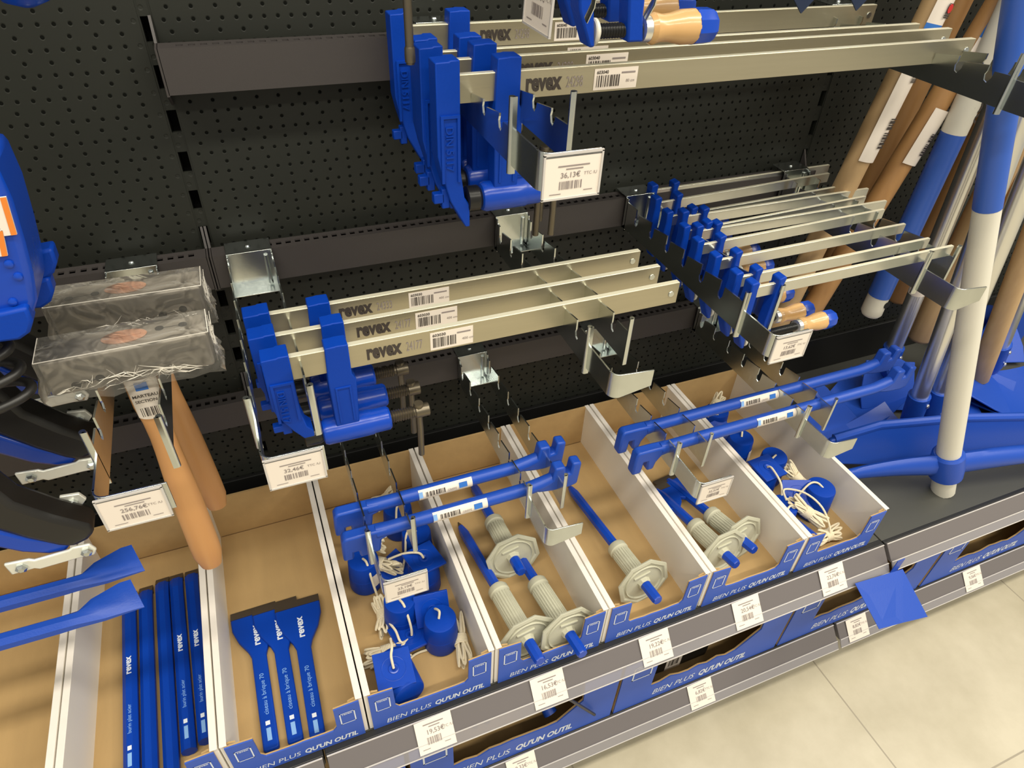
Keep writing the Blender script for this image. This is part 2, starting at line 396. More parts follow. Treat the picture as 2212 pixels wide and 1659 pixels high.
# ---------------------------------------------------------------- cardboard trays
def logo(m, o, w, h, s=1.):
    o = Vector(o); e = .0016*s
    for a in ((0, 0, w, e*.9), (0, h-e*.9, w, e*.9), (0, 0, e, h), (w-e, 0, e, h)): m.quad(o+X*a[0]+Z*a[1], X, Z, a[2], a[3], WPRINT)
    m.text('revex', o+X*w/2+Z*(h-.0055*s), X, Z, .0058*s, WPRINT, bold=.02, align='c')
def tray(x0, x1, label, i):
    t = thing('cardboard_tray', label, 'cardboard tray', (x0, 0, 0), group='narrow cardboard trays side by side on the shelf')
    w = x1-x0; yf, yb, e = -.4600, -.0400, .0085; H = .1000; kf = .0015; fi = .0050
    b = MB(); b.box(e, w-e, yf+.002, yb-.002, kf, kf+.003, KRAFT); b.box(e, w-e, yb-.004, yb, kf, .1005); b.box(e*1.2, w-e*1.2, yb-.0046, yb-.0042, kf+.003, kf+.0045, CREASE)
    build('kraft_base', b, t, KRAFT, smooth=0)
    for s, xx in ((1, 0.), (-1, w)):
        q = MB(); a, c = (xx, xx+e*s)
        q.ext([(yf+.001, kf), (yb, kf), (yb, H+.001), (yf+.001, H)], 'x', a, c, WHITEC)
        q.ext([(yf-.001, H-.0005), (yb+.001, H), (yb+.001, H+.0012), (yf-.001, H+.0010)], 'x', a+.0002*s, c+.0004*s, WHITEE)
        build('side_wall', q, t, WHITEC, bevel=.0012)
    f = MB(); r = random.Random(i*5+1); tb = .0335; nz = .0385
    w_ = w; w = w-2*fi; top = [(0, kf), (w, kf), (w, .0965), (w-tb, .0945)]
    top += [(w-tb-.001, nz+.008), (w-tb-.006, nz+.001)]
    n = 7
    for k in range(1, n): top.append((w-tb-.006-(w-2*tb-.012)*k/n, nz+r.uniform(-.0012, .0014)))
    top += [(tb+.006, nz+.001), (tb+.001, nz+.009), (tb, .0935), (0, .0960)]; top = [(a+fi, b) for a, b in top]
    f.ext(top, 'y', yf-.0022, yf-.0004, BLUEC); f.ext(top, 'y', yf-.0003, yf+.0016, KRAFT)
    build('blue_front', f, t, BLUEC, smooth=0)
    build('corner_flap', MB().ext([(fi+.001, .0965), (fi+.014, .0962), (fi+.006, .0995)], 'y', yf+.0017, yf+.004), t, KRAFT, smooth=0); build('corner_flap', MB().ext([(fi+w-.014, .0962), (fi+w-.001, .0965), (fi+w-.006, .0995)], 'y', yf+.0017, yf+.004), t, KRAFT, smooth=0)
    p = MB(); y = yf-.0026
    k = w/.164
    p.text('BIEN PLUS', (fi+.017*k, y, .0085), X, Z, .0150*k, WPRINT, shear=.2, fit=.062*k)
    p.text("QU'UN OUTIL", (fi+.0835*k, y, .0085), X, Z, .0150*k, WPRINT, bold=.035, shear=.2, fit=.071*k)
    build('slogan', p, t, WPRINT, smooth=0)
    for lx in (fi+.0075, fi+w-.028): q = MB(); logo(q, (lx, y, .050), .0205, .029); build('logo', q, t, WPRINT, smooth=0)
    return t
TR = [(-0.4760, -0.2965, 'cardboard tray at far left edge behind the pry bars, nearly empty'),
      (-0.2945, -0.1150, 'cardboard tray filled with long narrow blue chisels'),
      (-0.1130, 0.0640, 'cardboard tray holding three wide spade chisels'),
      (0.0660, 0.2508, 'cardboard tray of blue weights with cords, leftmost of the two such trays'),
      (0.2528, 0.4322, 'cardboard tray holding three chisels with grey hand guards'),
      (0.4340, 0.6135, 'cardboard tray holding a single chisel with a grey hand guard'),
      (0.6155, 0.8060, 'cardboard tray holding two guarded flat chisels'),
      (0.8080, 0.9870, 'rightmost cardboard tray, with blue weights and cords')]
for i, a in enumerate(TR): tray(*a, i)
def wide_tray(x0, x1, label, i, torn=True):
    t = thing('wide_tray', label, 'cardboard tray', (x0, 0, LOW), group='wide blue cardboard trays on the lower shelf')
    w = x1-x0; yf = -.4640; H = .170; e = .004; z0 = .0015
    b = MB(); b.box(e, w-e, yf+.002, -.04, z0, z0+.003, KRAFT); b.box(e, w-e, -.044, -.04, z0, H)
    for a in (0, w-e): b.box(a, a+e, yf+.001, -.04, z0, H-.01)
    build('kraft_body', b, t, KRAFT, smooth=0)
    f = MB(); r = random.Random(i*3+2); nz = .058; tb = .070
    P = [(0, z0), (w, z0), (w, H), (w-tb*1.0, H), (w-tb*.95, nz+.05), (w-tb*1.6, nz+.004)]
    n = 9
    for k in range(1, n): P.append((w-tb*1.6-(w-tb*2.6)*k/n, nz+r.uniform(-.004, .004)*(1.5 if torn else .3)))
    P += [(tb, nz-.004), (tb, H), (0, H)]
    f.ext(P, 'y', yf-.0050, yf-.0030, BLUEC); f.ext(P, 'y', yf-.0029, yf, KRAFT)
    build('blue_front', f, t, BLUEC, smooth=0)
    p = MB(); y = yf-.0054
    p.text('BIEN PLUS', (.078, y, .018), X, Z, .026, WPRINT, shear=.2, fit=.094); p.text("QU'UN OUTIL", (.181, y, .018), X, Z, .026, WPRINT, bold=.035, shear=.2, fit=.110)
    build('slogan', p, t, WPRINT, smooth=0)
    for lx, lz, lw in ((.020, .108, .040), (w-.052, .100, .036)): q = MB(); logo(q, (lx, y, lz), lw, .045, 1.8); build('logo', q, t, WPRINT, smooth=0); return t
for i, a in enumerate(((-.28, .105, 'wide blue tray on the lower shelf, cut off at the bottom left'), (.113, .484, 'wide blue tray on the lower shelf with a torn front edge'), (.4915, .861, 'wide blue tray on the lower shelf holding the black tool'), (.8695, 1.249, 'wide blue tray on the lower shelf partly behind the hanging blue card'), (1.262, 1.64, 'wide blue tray on the lower shelf at far right'))): wide_tray(*a, i)
# things in the wide trays
t = thing('blue_hand_tool', 'blue moulded hand tool lying in the torn wide tray', 'hand tool', (.375, -.36, LOW+.03))
build('blade', MB().tube([(-.06, .03, .02), (0, .0, .045), (.055, -.02, .035)], [(.02, .008), (.032, .016), (.012, .007)], 14), t, BLUE2)
build('grip', MB().tube([(-.01, -.01, .04), (-.012, -.055, .035), (-.004, -.085, .018)], [.012, .010, .013], 12), t, BLUEP)
build('hub', MB().lathe([(.012, 0), (.016, .004), (.016, .02), (.010, .026)], 18, T=Matrix.Translation((-.014, -.02, .04))), t, BLUE2)
for lb, x in (('short black pin standing in the torn wide tray, left of its twin', .245), ('short black pin standing in the torn wide tray, next to the blue tool', .268)):
    tag(build('black_pin', MB().lathe([(.006, 0), (.008, .004), (.007, .045), (.005, .05)], 16, T=frame((x, -.40, LOW+.0046), (x-.01, -.36, LOW+.09))), None, BLACKM), lb, 'pin', 'black pins in the torn tray')
t = thing('black_tool', 'black tool with a grey barcode sticker in a wide blue tray', 'hand tool', (.60, -.40, LOW+.005))
build('body', MB().box(-.03, .12, -.035, .03, 0, .05).tube([(.12, 0, .03), (.19, .03, .03)], [.018, .012], 12), t, BLACKR, bevel=.006)
q = MB().quad((.02, -.0354, .004), X, Z, .035, .045, PAPER)
s = build('barcode_sticker', q, t, PAPER, smooth=0)
build('print', MB().bars((.026, -.0358, .018), X, Z, .022, .022, 12, INKB, 5), s, INKB, smooth=0)
tag(build('dark_rod', MB().tube([(.3600, -.5040, -.0410), (.372, -.490, -.08), (.4420, -.4760, -.2180)], .0028, 10), None, BLACKM), 'thin dark metal rod sticking out beneath the upper price rail', 'rod')
# hanging blue card
t = thing('hanging_card', 'plain blue card sheet hanging at the gap between the price rails', 'card', (.982, -.506, -.03))
m = MB(); a = [(-.057, -.001, .003), (.058, -.005, -.006), (.058, -.083, -.046), (.0, -.078, -.039), (-.057, -.075, -.031)]
n_ = Vector((0, -.45, .9)).normalized()
m.add(a+[tuple(Vector(p)-n_*.0008) for p in a], [(4, 3, 2, 1, 0), (5, 6, 7, 8, 9), (0, 1, 6, 5), (1, 2, 7, 6), (2, 3, 8, 7), (3, 4, 9, 8), (4, 0, 5, 9)])
build('sheet', m, t, BLUEP, smooth=0)
build('hanging_tab', MB().box(.028, .046, -.004, -.0025, -.006, .030), t, BLUEP, bevel=.0005, smooth=0)

# ---------------------------------------------------------------- display hooks
NOT = [-.067-.043*k for k in range(7)]
NOT2 = [-.0845-.0445*k for k in range(6)]
def card(parent, o, u, v, w, h, price, seed, title=True):
    """clear holder with a paper price card; o = lower left, u right, v up"""
    o, u, v = Vector(o), Vector(u).normalized(), Vector(v).normalized(); n = u.cross(v).normalized()
    def slab(m, o, w, h, e, mt): 
        P = [o, o+u*w, o+u*w+v*h, o+v*h]; Q = [p-n*e for p in P]
        m.add(P+Q, [(0, 1, 2, 3), (7, 6, 5, 4), (0, 4, 5, 1), (1, 5, 6, 2), (2, 6, 7, 3), (3, 7, 4, 0)], mt)
    m = MB(); slab(m, o, w, h, .0012, WHITEE if False else PAPER)
    c = build('price_card', m, parent, PAPER, smooth=0)
    q = MB(); price_print(q, o+n*.0003+u*w*.02, u, v, w, h*.92, price, seed, INK); build('print', q, c, INK, smooth=0)
    k = MB(); e = .0009
    for a in ((-e, -e, w+2*e, 2*e), (-e, h+.002, w+2*e, 2*e), (-e, 0, 2*e, h+.003), (w-e, 0, 2*e, h+.003)): slab(k, o+u*a[0]+v*a[1]+n*.0008, a[2], a[3], .0022, RIDGE)
    slab(k, o+v*h, w, .004, .0006, CLEAR)
    build('clear_holder', k, c, RIDGE, smooth=0)
def hook(x, zr, label, price=None, dz=0., notch=NOT, w=.050, seed=1, tp=-.0070):
    t = thing('display_hook', label, 'hook', (x, 0, zr+dz), group='notched double arm display hooks')
    top, bot, sb = tp, -.0500, -.0320
    def plate(x0, yend, lowfront=None):
        P = [(-.052, bot+.006), (-.043, bot), (yend, bot-.004)]
        if lowfront is not None: P += [(lowfront, bot-.004), (lowfront, -.0200), (yend, -.0200)]
        P += [(yend, top-.003)]
        for y in reversed(notch):   # from the front backwards
            P += [(y-.0055, top-.004), (y-.0050, sb+.006), (y-.0010, sb), (y+.0035, sb+.002), (y+.0055, sb+.008), (y+.0040, sb+.012), (y+.0040, top+.001)]
        P += [(-.052, top+.002)]
        # order is along y; plate outline runs bottom back -> bottom front -> top front -> top back
        m = MB(); m.ext(P, 'x', x0-.0010, x0+.0010); return m
    build('side_plate', plate(0, -.357, -.407), t, ZINC, smooth=0)
    build('side_plate', plate(w, -.357), t, ZINC, smooth=0)
    for xx, s in ((0, -1), (w, 1)):
        m = MB(); m.tube([(xx+.0030*s, -.3560, bot-.010), (xx+.0030*s, -.3560, .0080)], .0030, 12); m.box(xx-.001*s, xx+.0030*s, -.3590, -.3570, bot-.010, .0080)
        build('stop_post', m, t, ZINC)
    # mounting: flange on the crossbar plus the web between the plates
    m = MB(); m.box(-.001, w+.001, -.046, -.0125, .0006, .0024); m.lathe([(.0001, .0024), (.0042, .0026), (.0030, .0045), (.0001, .005)], 14, T=Matrix.Translation((w/2, -.029, 0)))
    build('mounting_flange', m, t, ZINC, bevel=.0004)
    m = MB(); m.box(-.001, w+.001, -.0465, -.0440, -.052, .0024); m.tube([(w*.86, -.0470, -.048), (w*.86, -.0470, -.004)], .0030, 10)
    m.box(-.001, .001, -.054, -.044, -.052, 0); m.box(w-.001, w+.001, -.054, -.044, -.052, 0); m.box(0, w, -.066, -.046, -.0520, -.0505)
    build('back_web', m, t, ZINC, bevel=.0004)
    # front plate: left plate bends round in front
    r = .010; yf = -.4175; path = [(0, -.405)]
    for k in range(7):
        a = PI+PI/2*k/6; path.append((r+r*math.cos(a), yf+r+r*math.sin(a)))
    path.append((w+.002, yf))
    m = MB(); z0, z1 = bot-.004, -.0200; n = len(path); vs = []
    for i, (px, py) in enumerate(path):
        a = Vector(path[min(i+1, n-1)])-Vector(path[max(i-1, 0)]); a.normalize(); nn = Vector((a.y, -a.x))
        for sgn in (1, -1):
            for zz in (z0, z1): vs.append((px+nn.x*.001*sgn, py+nn.y*.001*sgn, zz+(0 if price or i < n-1 else (.007 if zz == z0 else -.004))))
    fs = []
    for i in range(n-1):
        a, b = 4*i, 4*i+4; fs += [(a, b, b+1, a+1), (a+2, a+3, b+3, b+2), (a+1, b+1, b+3, a+3), (a, a+2, b+2, b)]
    fs += [(0, 1, 3, 2), (4*n-4, 4*n-2, 4*n-1, 4*n-3)]
    m.add(vs, fs); build('front_plate', m, t, ZINC, bevel=.0004)
    if price: card(t, (.001, yf-.0030, bot-.010), X, Z, .054, .036, price, seed)
    return t
hook(-.121, Z2, 'notched hook carrying the two plastic wrapped sledge hammers', '256,76', w=.058, seed=11)
hook(.0215, Z2, 'notched hook under the heads of the three short bar clamps', '32,46', w=.056, seed=12)
hook(.4010, Z2, 'notched hook with rounded bare front under the tails of the three short bar clamps')
hook(.2925, Z1, 'notched hook below the heads of the long clamps, price card 36,13', '36,13', dz=.013, w=.053, seed=13, tp=-.0180)
hook(.9300, Z1, 'notched hook at the upper right holding the tails of the long clamps', dz=.013, tp=-.0140)
hook(.6236, Z2, 'notched hook crowded with heads of small blue clamps', '13,62', dz=.003, notch=NOT2, seed=14)
hook(.9365, Z2, 'notched hook under the tails of the small clamps, beside the white handle', dz=.008, notch=NOT2)
hook(.1165, Z3, 'notched hook above the leftmost weights tray, with price card', '23,10', w=.054, seed=15)
hook(.3390, Z3, 'notched hook with bare rounded front above the guarded chisels tray')
hook(.5798, Z3, 'notched hook above the flat guarded chisels, with price card', '32,52', w=.052, seed=16)
hook(.8234, Z3, 'notched hook with bare front above the rightmost tray')

# ---------------------------------------------------------------- big bar clamps
def sticker(parent, o, w, h, code, cm, seed, torn=False):
    o = Vector(o); m = MB(); m.box(o.x, o.x+w, o.y-.0004, o.y, o.z, o.z+h)
    c = build('barcode_label', m, parent, PAPER, smooth=0)
    q = MB(); y = o.y-.0007
    q.bars((o.x+w*.06, y, o.z+h*.14), X, Z, w*.54, h*.55, 22, INKB, seed)
    q.text(code, (o.x+w*.05, y, o.z+h*.76), X, Z, h*.22, INKB, bold=.02); q.text(cm, (o.x+w*.74, y, o.z+h*.30), X, Z, h*.20, INK)
    q.quad((o.x+w*.62, y, o.z+h*.72), X, Z, w*.32, h*.08, INK)
    build('print', q, c, INKB, smooth=0)
def big_clamp(label, y, zt, X0, H, xs, xe, hb, num, cz, cyl, screw, trod, lab, group, rod_up=False, pad=True, txt_x=None, code='603030', cm='400 cm', cast='DIN 5117', ht=.0070, hw=.0295, pr=.0125, pl=.022):
    """X0 head left, xs slider left, xe bar end; zt bar top; cz spindle height below bar top"""
    t = thing('bar_clamp', label, 'clamp', (X0, y, zt), group=group)
    th = .0100
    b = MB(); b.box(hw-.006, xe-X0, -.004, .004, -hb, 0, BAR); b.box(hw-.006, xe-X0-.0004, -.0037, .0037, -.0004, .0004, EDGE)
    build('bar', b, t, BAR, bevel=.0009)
    build('end_pin', MB().lathe([(.0040, -.0052), (.0044, -.0046), (.0044, .0046), (.0040, .0052)], 16, T=Matrix.Translation((xe-X0-.011, 0, -hb/2)) @ Matrix.Rotation(PI/2, 4, 'X')), t, ZINC)
    # fixed jaw
    P = [(0, ht-.0015), (hw*.55, ht-.0010), (hw*.62, ht), (hw, ht), (hw, -H*.60), (hw+.004, -H*.78), (hw+.010, -H*.84), (hw+.010, -H), (hw+.005, -H), (hw-.012, -H*.80), (.004, -H*.60), (0, -H*.48)]
    j = MB(); j.ext(P, 'y', -th, th+.004); j.box(-.004, .008, -.004, .006, -H*.82, -H*.75); j.box(hw*.2, hw*.55, -.004, .006, -H*.86, -H*.72)
    jo = build('fixed_jaw', j, t, BLUE, bevel=.0012)
    # recessed face with raised lettering
    k = MB(); z0, z1 = -H*.66, -H*.24; fx0, fx1 = .0065, hw-.004; yy = -th-.0022
    for a in ((fx0-.003, fx1+.003, z1, z1+.003), (fx0-.003, fx0, z0, z1), (fx1, fx1+.003, z0, z1)): k.box(a[0], a[1], yy, -th+.001, a[2], a[3])
    k.text(cast, (fx0+.0025, -th-.0006, z1-.008), -Z, X, .0115, None, bold=.01, thick=.0016)
    build('raised_rim', k, jo, BLUE, smooth=0)
    # sliding arm with spindle housing
    sx = xs-X0; sw = .0255
    P = [(sx, ht-.001), (sx+sw*.4, ht-.0005), (sx+sw*.5, ht), (sx+sw, ht-.0005), (sx+sw, -hb-.004), (sx+sw+.004, -hb-.012), (sx+sw+.001, cz+.012), (sx+sw-.003, cz), (sx-.001, cz), (sx-.002, -hb-.01)]
    s_ = MB(); s_.ext(P, 'y', -.0095, .0115)
    so = build('sliding_arm', s_, t, BLUE, bevel=.0012)
    k = MB()
    z0, z1 = cz+.018, -hb-.022
    for a in ((sx+.004, sx+.0065, z0, z1), (sx+sw-.0055, sx+sw-.003, z0, z1), (sx+.004, sx+sw-.003, z1, z1+.0025)): k.box(a[0], a[1], -.0107, -.009, a[2], a[3])
    build('raised_rim', k, so, BLUE, bevel=.0004, smooth=0)
    c0, c1 = cyl[0]-X0, cyl[1]-X0; rr = .0165
    T = Matrix.Translation((c0, 0, cz)) @ Matrix.Rotation(PI/2, 4, 'Y'); Lc = c1-c0
    build('spindle_housing', MB().lathe([(.009, 0), (.0145, .002), (rr, .006), (rr, Lc*.72), (rr*.94, Lc*.74), (rr*.92, Lc*.97), (rr*.80, Lc)], 28, T=T), t, BLUE2)
    # screw
    s0, s1 = c1, screw-X0; prof = []; z = 0.; Ls = s1-s0
    prof.append((.0065, -.002))
    while z < Ls*.62: prof += [(.0082, z), (.0066, z+.0016)]; z += .0032
    prof += [(.0070, Ls*.64), (.0088, Ls*.66), (.0088, Ls), (.0070, Ls+.001)]
    build('screw', MB().lathe(prof, 20, T=Matrix.Translation((s0, 0, cz)) @ Matrix.Rotation(PI/2, 4, 'Y')), t, STEEL, smooth=50)
    if pad:
        build('pressure_pad', MB().lathe([(pr*.85, 0), (pr, .001), (pr, pl*.8), (pr*.8, pl), (pr*.7, pl+.004)], 24, T=Matrix.Translation((c0-pl+.001, 0, cz)) @ Matrix.Rotation(PI/2, 4, 'Y')), t, BLACKM)
    if trod:
        tx = trod[0]-X0
        build('tommy_bar', MB().tube([(tx, 0, cz+trod[1]), (tx, 0, cz-.002), (tx+.0005, 0, cz-.03), (tx, 0, cz+trod[2])], .0040, 12).lathe([(.0058, -.003), (.0066, 0), (.0058, .003)], 14, T=Matrix.Translation((tx, 0, cz+trod[1]))), t, STEEL)
    if lab: sticker(t, (lab-X0, -.0041, -hb*.92), .053, hb*.80, code, cm, len(label))
    if txt_x:
        m = MB(); m.text('revex', (txt_x-X0, -.0044, -hb*.74), X, Z, hb*.90, INKB, bold=.04, fit=.0415); m.text(num, (txt_x-X0+.0465, -.0044, -hb*.72), X, Z, hb*.58, INK, fit=.0195)
        build('lettering', m, t, INKB, smooth=0)
    return t
g = 'three short bar clamps on the middle crossbar'
big_clamp('short blue bar clamp nearest the viewer of the three on the middle hook', -.284, .5350, .0375, .126, .1050, .5680, .031, '24177', -.122, (.0860, .1700), .2200, (.2075, .010, -.078), .2255, g, txt_x=.1500)
big_clamp('short blue bar clamp in the middle of the three on the middle hook', -.241, .5365, .0290, .126, .1090, .5640, .029, '24177', -.122, (.0880, .1760), .2200, (.2090, .010, -.078), .2200, g, txt_x=.1480)
big_clamp('short blue bar clamp at the back of the three, with the brightest bar edge', -.198, .5385, .0280, .126, .1010, .5580, .028, '24333', -.122, (.0870, .1700), .2160, (.2060, .010, -.078), .2235, g, txt_x=.1360)
g = 'four long bar clamps on the top crossbar'
kw = dict(code='603040', cm='80 cm', cast='DIN 5117', ht=.0155, hw=.0250, pr=.0140, pl=.017)
big_clamp('long blue bar clamp nearest the viewer on the top hook', -.239, .7985, .2535, .160, .3180, .9950, .0270, '24298', -.131, (.3030, .3760), .4050, (.3960, .012, -.06), .4302, g, txt_x=.3510, **kw)
big_clamp('long blue bar clamp second from the front on the top hook', -.196, .8015, .2500, .160, .3080, 1.0000, .0270, '24298', -.131, (.3000, .3700), .4060, (.3960, .012, -.085), .4417, g, txt_x=.3600, **kw)
big_clamp('long blue bar clamp third from the front on the top hook', -.155, .7995, .2570, .160, .3060, .9860, .0270, '24298', -.131, (.3060, .3700), .4300, (.4200, .012, -.085), .4384, g, txt_x=.3620, **kw)
big_clamp('long blue bar clamp at the back, closest to the black panel', -.052, .8040, .2570, .160, .3290, 1.0080, .0270, '24298', -.131, (.3060, .3860), .4300, (.4200, .012, -.06), .4700, g, txt_x=.3690, **kw)
tag(build('hanging_rod', MB().tube([(.2365, -.222, .8060), (.2365, -.222, 1.06)], .0042, 14).lathe([(.0052, -.004), (.0054, 0), (.0052, .008), (.0045, .010)], 14, T=Matrix.Translation((.2365, -.222, .812))), None, STEEL), 'dark steel rod hanging down in front of the long clamp heads', 'rod')

# ---------------------------------------------------------------- small clamps with wooden handles
def small_parts(t, L, s=1., slide=.036, hoff=.034, barz=.0155):
    """origin = top left of bar at the head"""
    w = .0125*s; th = .0085*s; H = .093*s
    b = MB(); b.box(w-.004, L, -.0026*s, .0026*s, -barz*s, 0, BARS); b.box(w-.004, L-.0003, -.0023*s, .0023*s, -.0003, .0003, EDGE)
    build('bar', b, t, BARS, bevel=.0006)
    j = MB(); P = [(0, .010*s), (w*.8, .012*s), (w, .009*s), (w*.92, 0), (w, -.012*s), (w*1.05, -H*.6), (w*1.5, -H), (w*1.1, -H), (.2*w, -H*.72), (-.1*w, -H*.4), (.1*w, -.005)]
    j.ext(P, 'y', -th, th); build('fixed_jaw', j, t, BLUE, bevel=.0018*s)
    sx = slide; ws = .011*s
    j = MB(); P = [(sx, .009*s), (sx+ws*.9, .012*s), (sx+ws*1.1, .009*s), (sx+ws*.9, 0), (sx+ws*1.1, -barz*s-.006*s), (sx+ws*1.3, -H*.78), (sx+ws*1.6, -H*.98), (sx+ws*.3, -H*.98), (sx-.1*ws, -H*.6), (sx+.1*ws, 0)]
    j.ext(P, 'y', -th*.95, th*.95); build('sliding_arm', j, t, BLUE, bevel=.0018*s)
    cz = -H*.90; R90 = Matrix.Rotation(PI/2, 4, 'Y')
    x0 = w*1.5
    build('pressure_pad', MB().lathe([(.0085*s, 0), (.0095*s, .001), (.0095*s, .003*s), (.005*s, .006*s)], 18, T=Matrix.Translation((x0, 0, cz)) @ R90), t, WFIB)
    pr = [(.0045*s, .004*s)]; z = .006*s; xe = sx+hoff*s
    while z < xe-x0: pr += [(.0056*s, z), (.0046*s, z+.0012*s)]; z += .0024*s
    build('screw', MB().lathe(pr, 14, T=Matrix.Translation((x0, 0, cz)) @ R90), t, BLACKM, smooth=50)
    hx = xe
    build('ferrule', MB().lathe([(.007*s, -.001), (.0095*s, 0), (.0098*s, .008*s), (.0090*s, .009*s)], 20, T=Matrix.Translation((hx, 0, cz)) @ R90), t, CHROME)
    ho = build('wooden_handle', MB().lathe([(.0100*s, .006*s), (.0118*s, .010*s), (.0100*s, .018*s), (.0105*s, .026*s), (.0128*s, .036*s), (.0130*s, .048*s)], 22, T=Matrix.Translation((hx, 0, cz)) @ R90), t, WOOD)
    build('blue_cap', MB().lathe([(.0136*s, .0475*s), (.0138*s, .050*s), (.0134*s, .062*s), (.0112*s, .066*s), (.004, .0665*s)], 9, T=Matrix.Translation((hx, 0, cz)) @ R90), t, BLUE2, smooth=30)
g = 'small blue clamps with wooden handles in a row'
sm = [(-.037, .669, -.035, 1.0452, .0415, .5450), (-.082, .648, -.066, 1.0172, .0405, .5450), (-.128, .640, -.115, 1.0086, .0455, .5440), (-.134, .664, -.137, 1.0374, .0370, .5440),
      (-.177, .638, -.161, 1.0082, .0405, .5440), (-.182, .657, -.185, 1.0291, .0335, .5440), (-.219, .633, -.208, 1.0018, .0390, .5430), (-.263, .632, -.258, .9940, .0345, .5425), (-.310, .6315, -.306, .9922, .0325, .5420), (-.3475, .6255, -.344, .9923, .0435, .5490)]
smn = ['small blue clamp closest to the back panel, its bar topmost of the row', 'small blue clamp second from the back of the row', 'small blue clamp third from the back, head to the left of its slot mate',
       'small blue clamp fourth from the back, sharing a slot and set further right', 'small blue clamp fifth from the back, crossing bars with the next one', 'small blue clamp sixth from the back, head set right of the fifth',
       'small blue clamp fourth from the front of the row', 'small blue clamp third from the front of the row', 'small blue clamp second from the front of the row', 'small blue clamp at the very front, its wooden handle above the 13,62 price card']
for (yl, x0, yr, xr, sl, zt), lb in zip(sm, smn):
    L = xr-x0; t = thing('small_clamp', lb, 'clamp', (x0, yl, zt), (0, 0, math.atan2(yr-yl, L)), group=g)
    small_parts(t, L, 1.0, sl, .068)
g = 'wooden handled clamps hanging above the long clamps'
for y, x0, z, lb in ((-.350, .3420, .9500, 'wooden handled clamp hanging at the top centre, nearest the viewer'), (-.302, .3480, .9560, 'wooden handled clamp hanging at the top centre, second behind the nearest'), (-.258, .3380, .9560, 'wooden handled clamp hanging at the top centre, mostly out of the photo')):
    t = thing('hanging_clamp', lb, 'clamp', (x0, y, z), group=g); small_parts(t, .45, 1.12, .0490, .0185)
t = thing('display_hook', 'curved chrome hook with a turned price card at the top edge', 'hook', (.33, 0, 0), group='notched double arm display hooks')
for x in (.008, .062):
    m = MB(); P = [(x, -.04, 1.03), (x, -.30, 1.02)]
    m.tube([(x, -.04, 1.035), (x, -.2, 1.03), (x, -.33, .99), (x, -.382, .94), (x, -.398, .905), (x, -.394, .885), (x, -.385, .873)], [(.001, .006)]*4+[(.001, .0035)]*3, 8, up=(0, 0, 1)); build('curved_arm', m, t, ZINC)
build('mounting_flange', MB().box(-.001, .07, -.046, -.0125, Z2+.5006, Z2+.5024), t, ZINC, smooth=0)
card(t, (-.004, -.288, .8530), (0, -1, -.02), (.05, 0, 1), .056, .046, '18,40', 21)

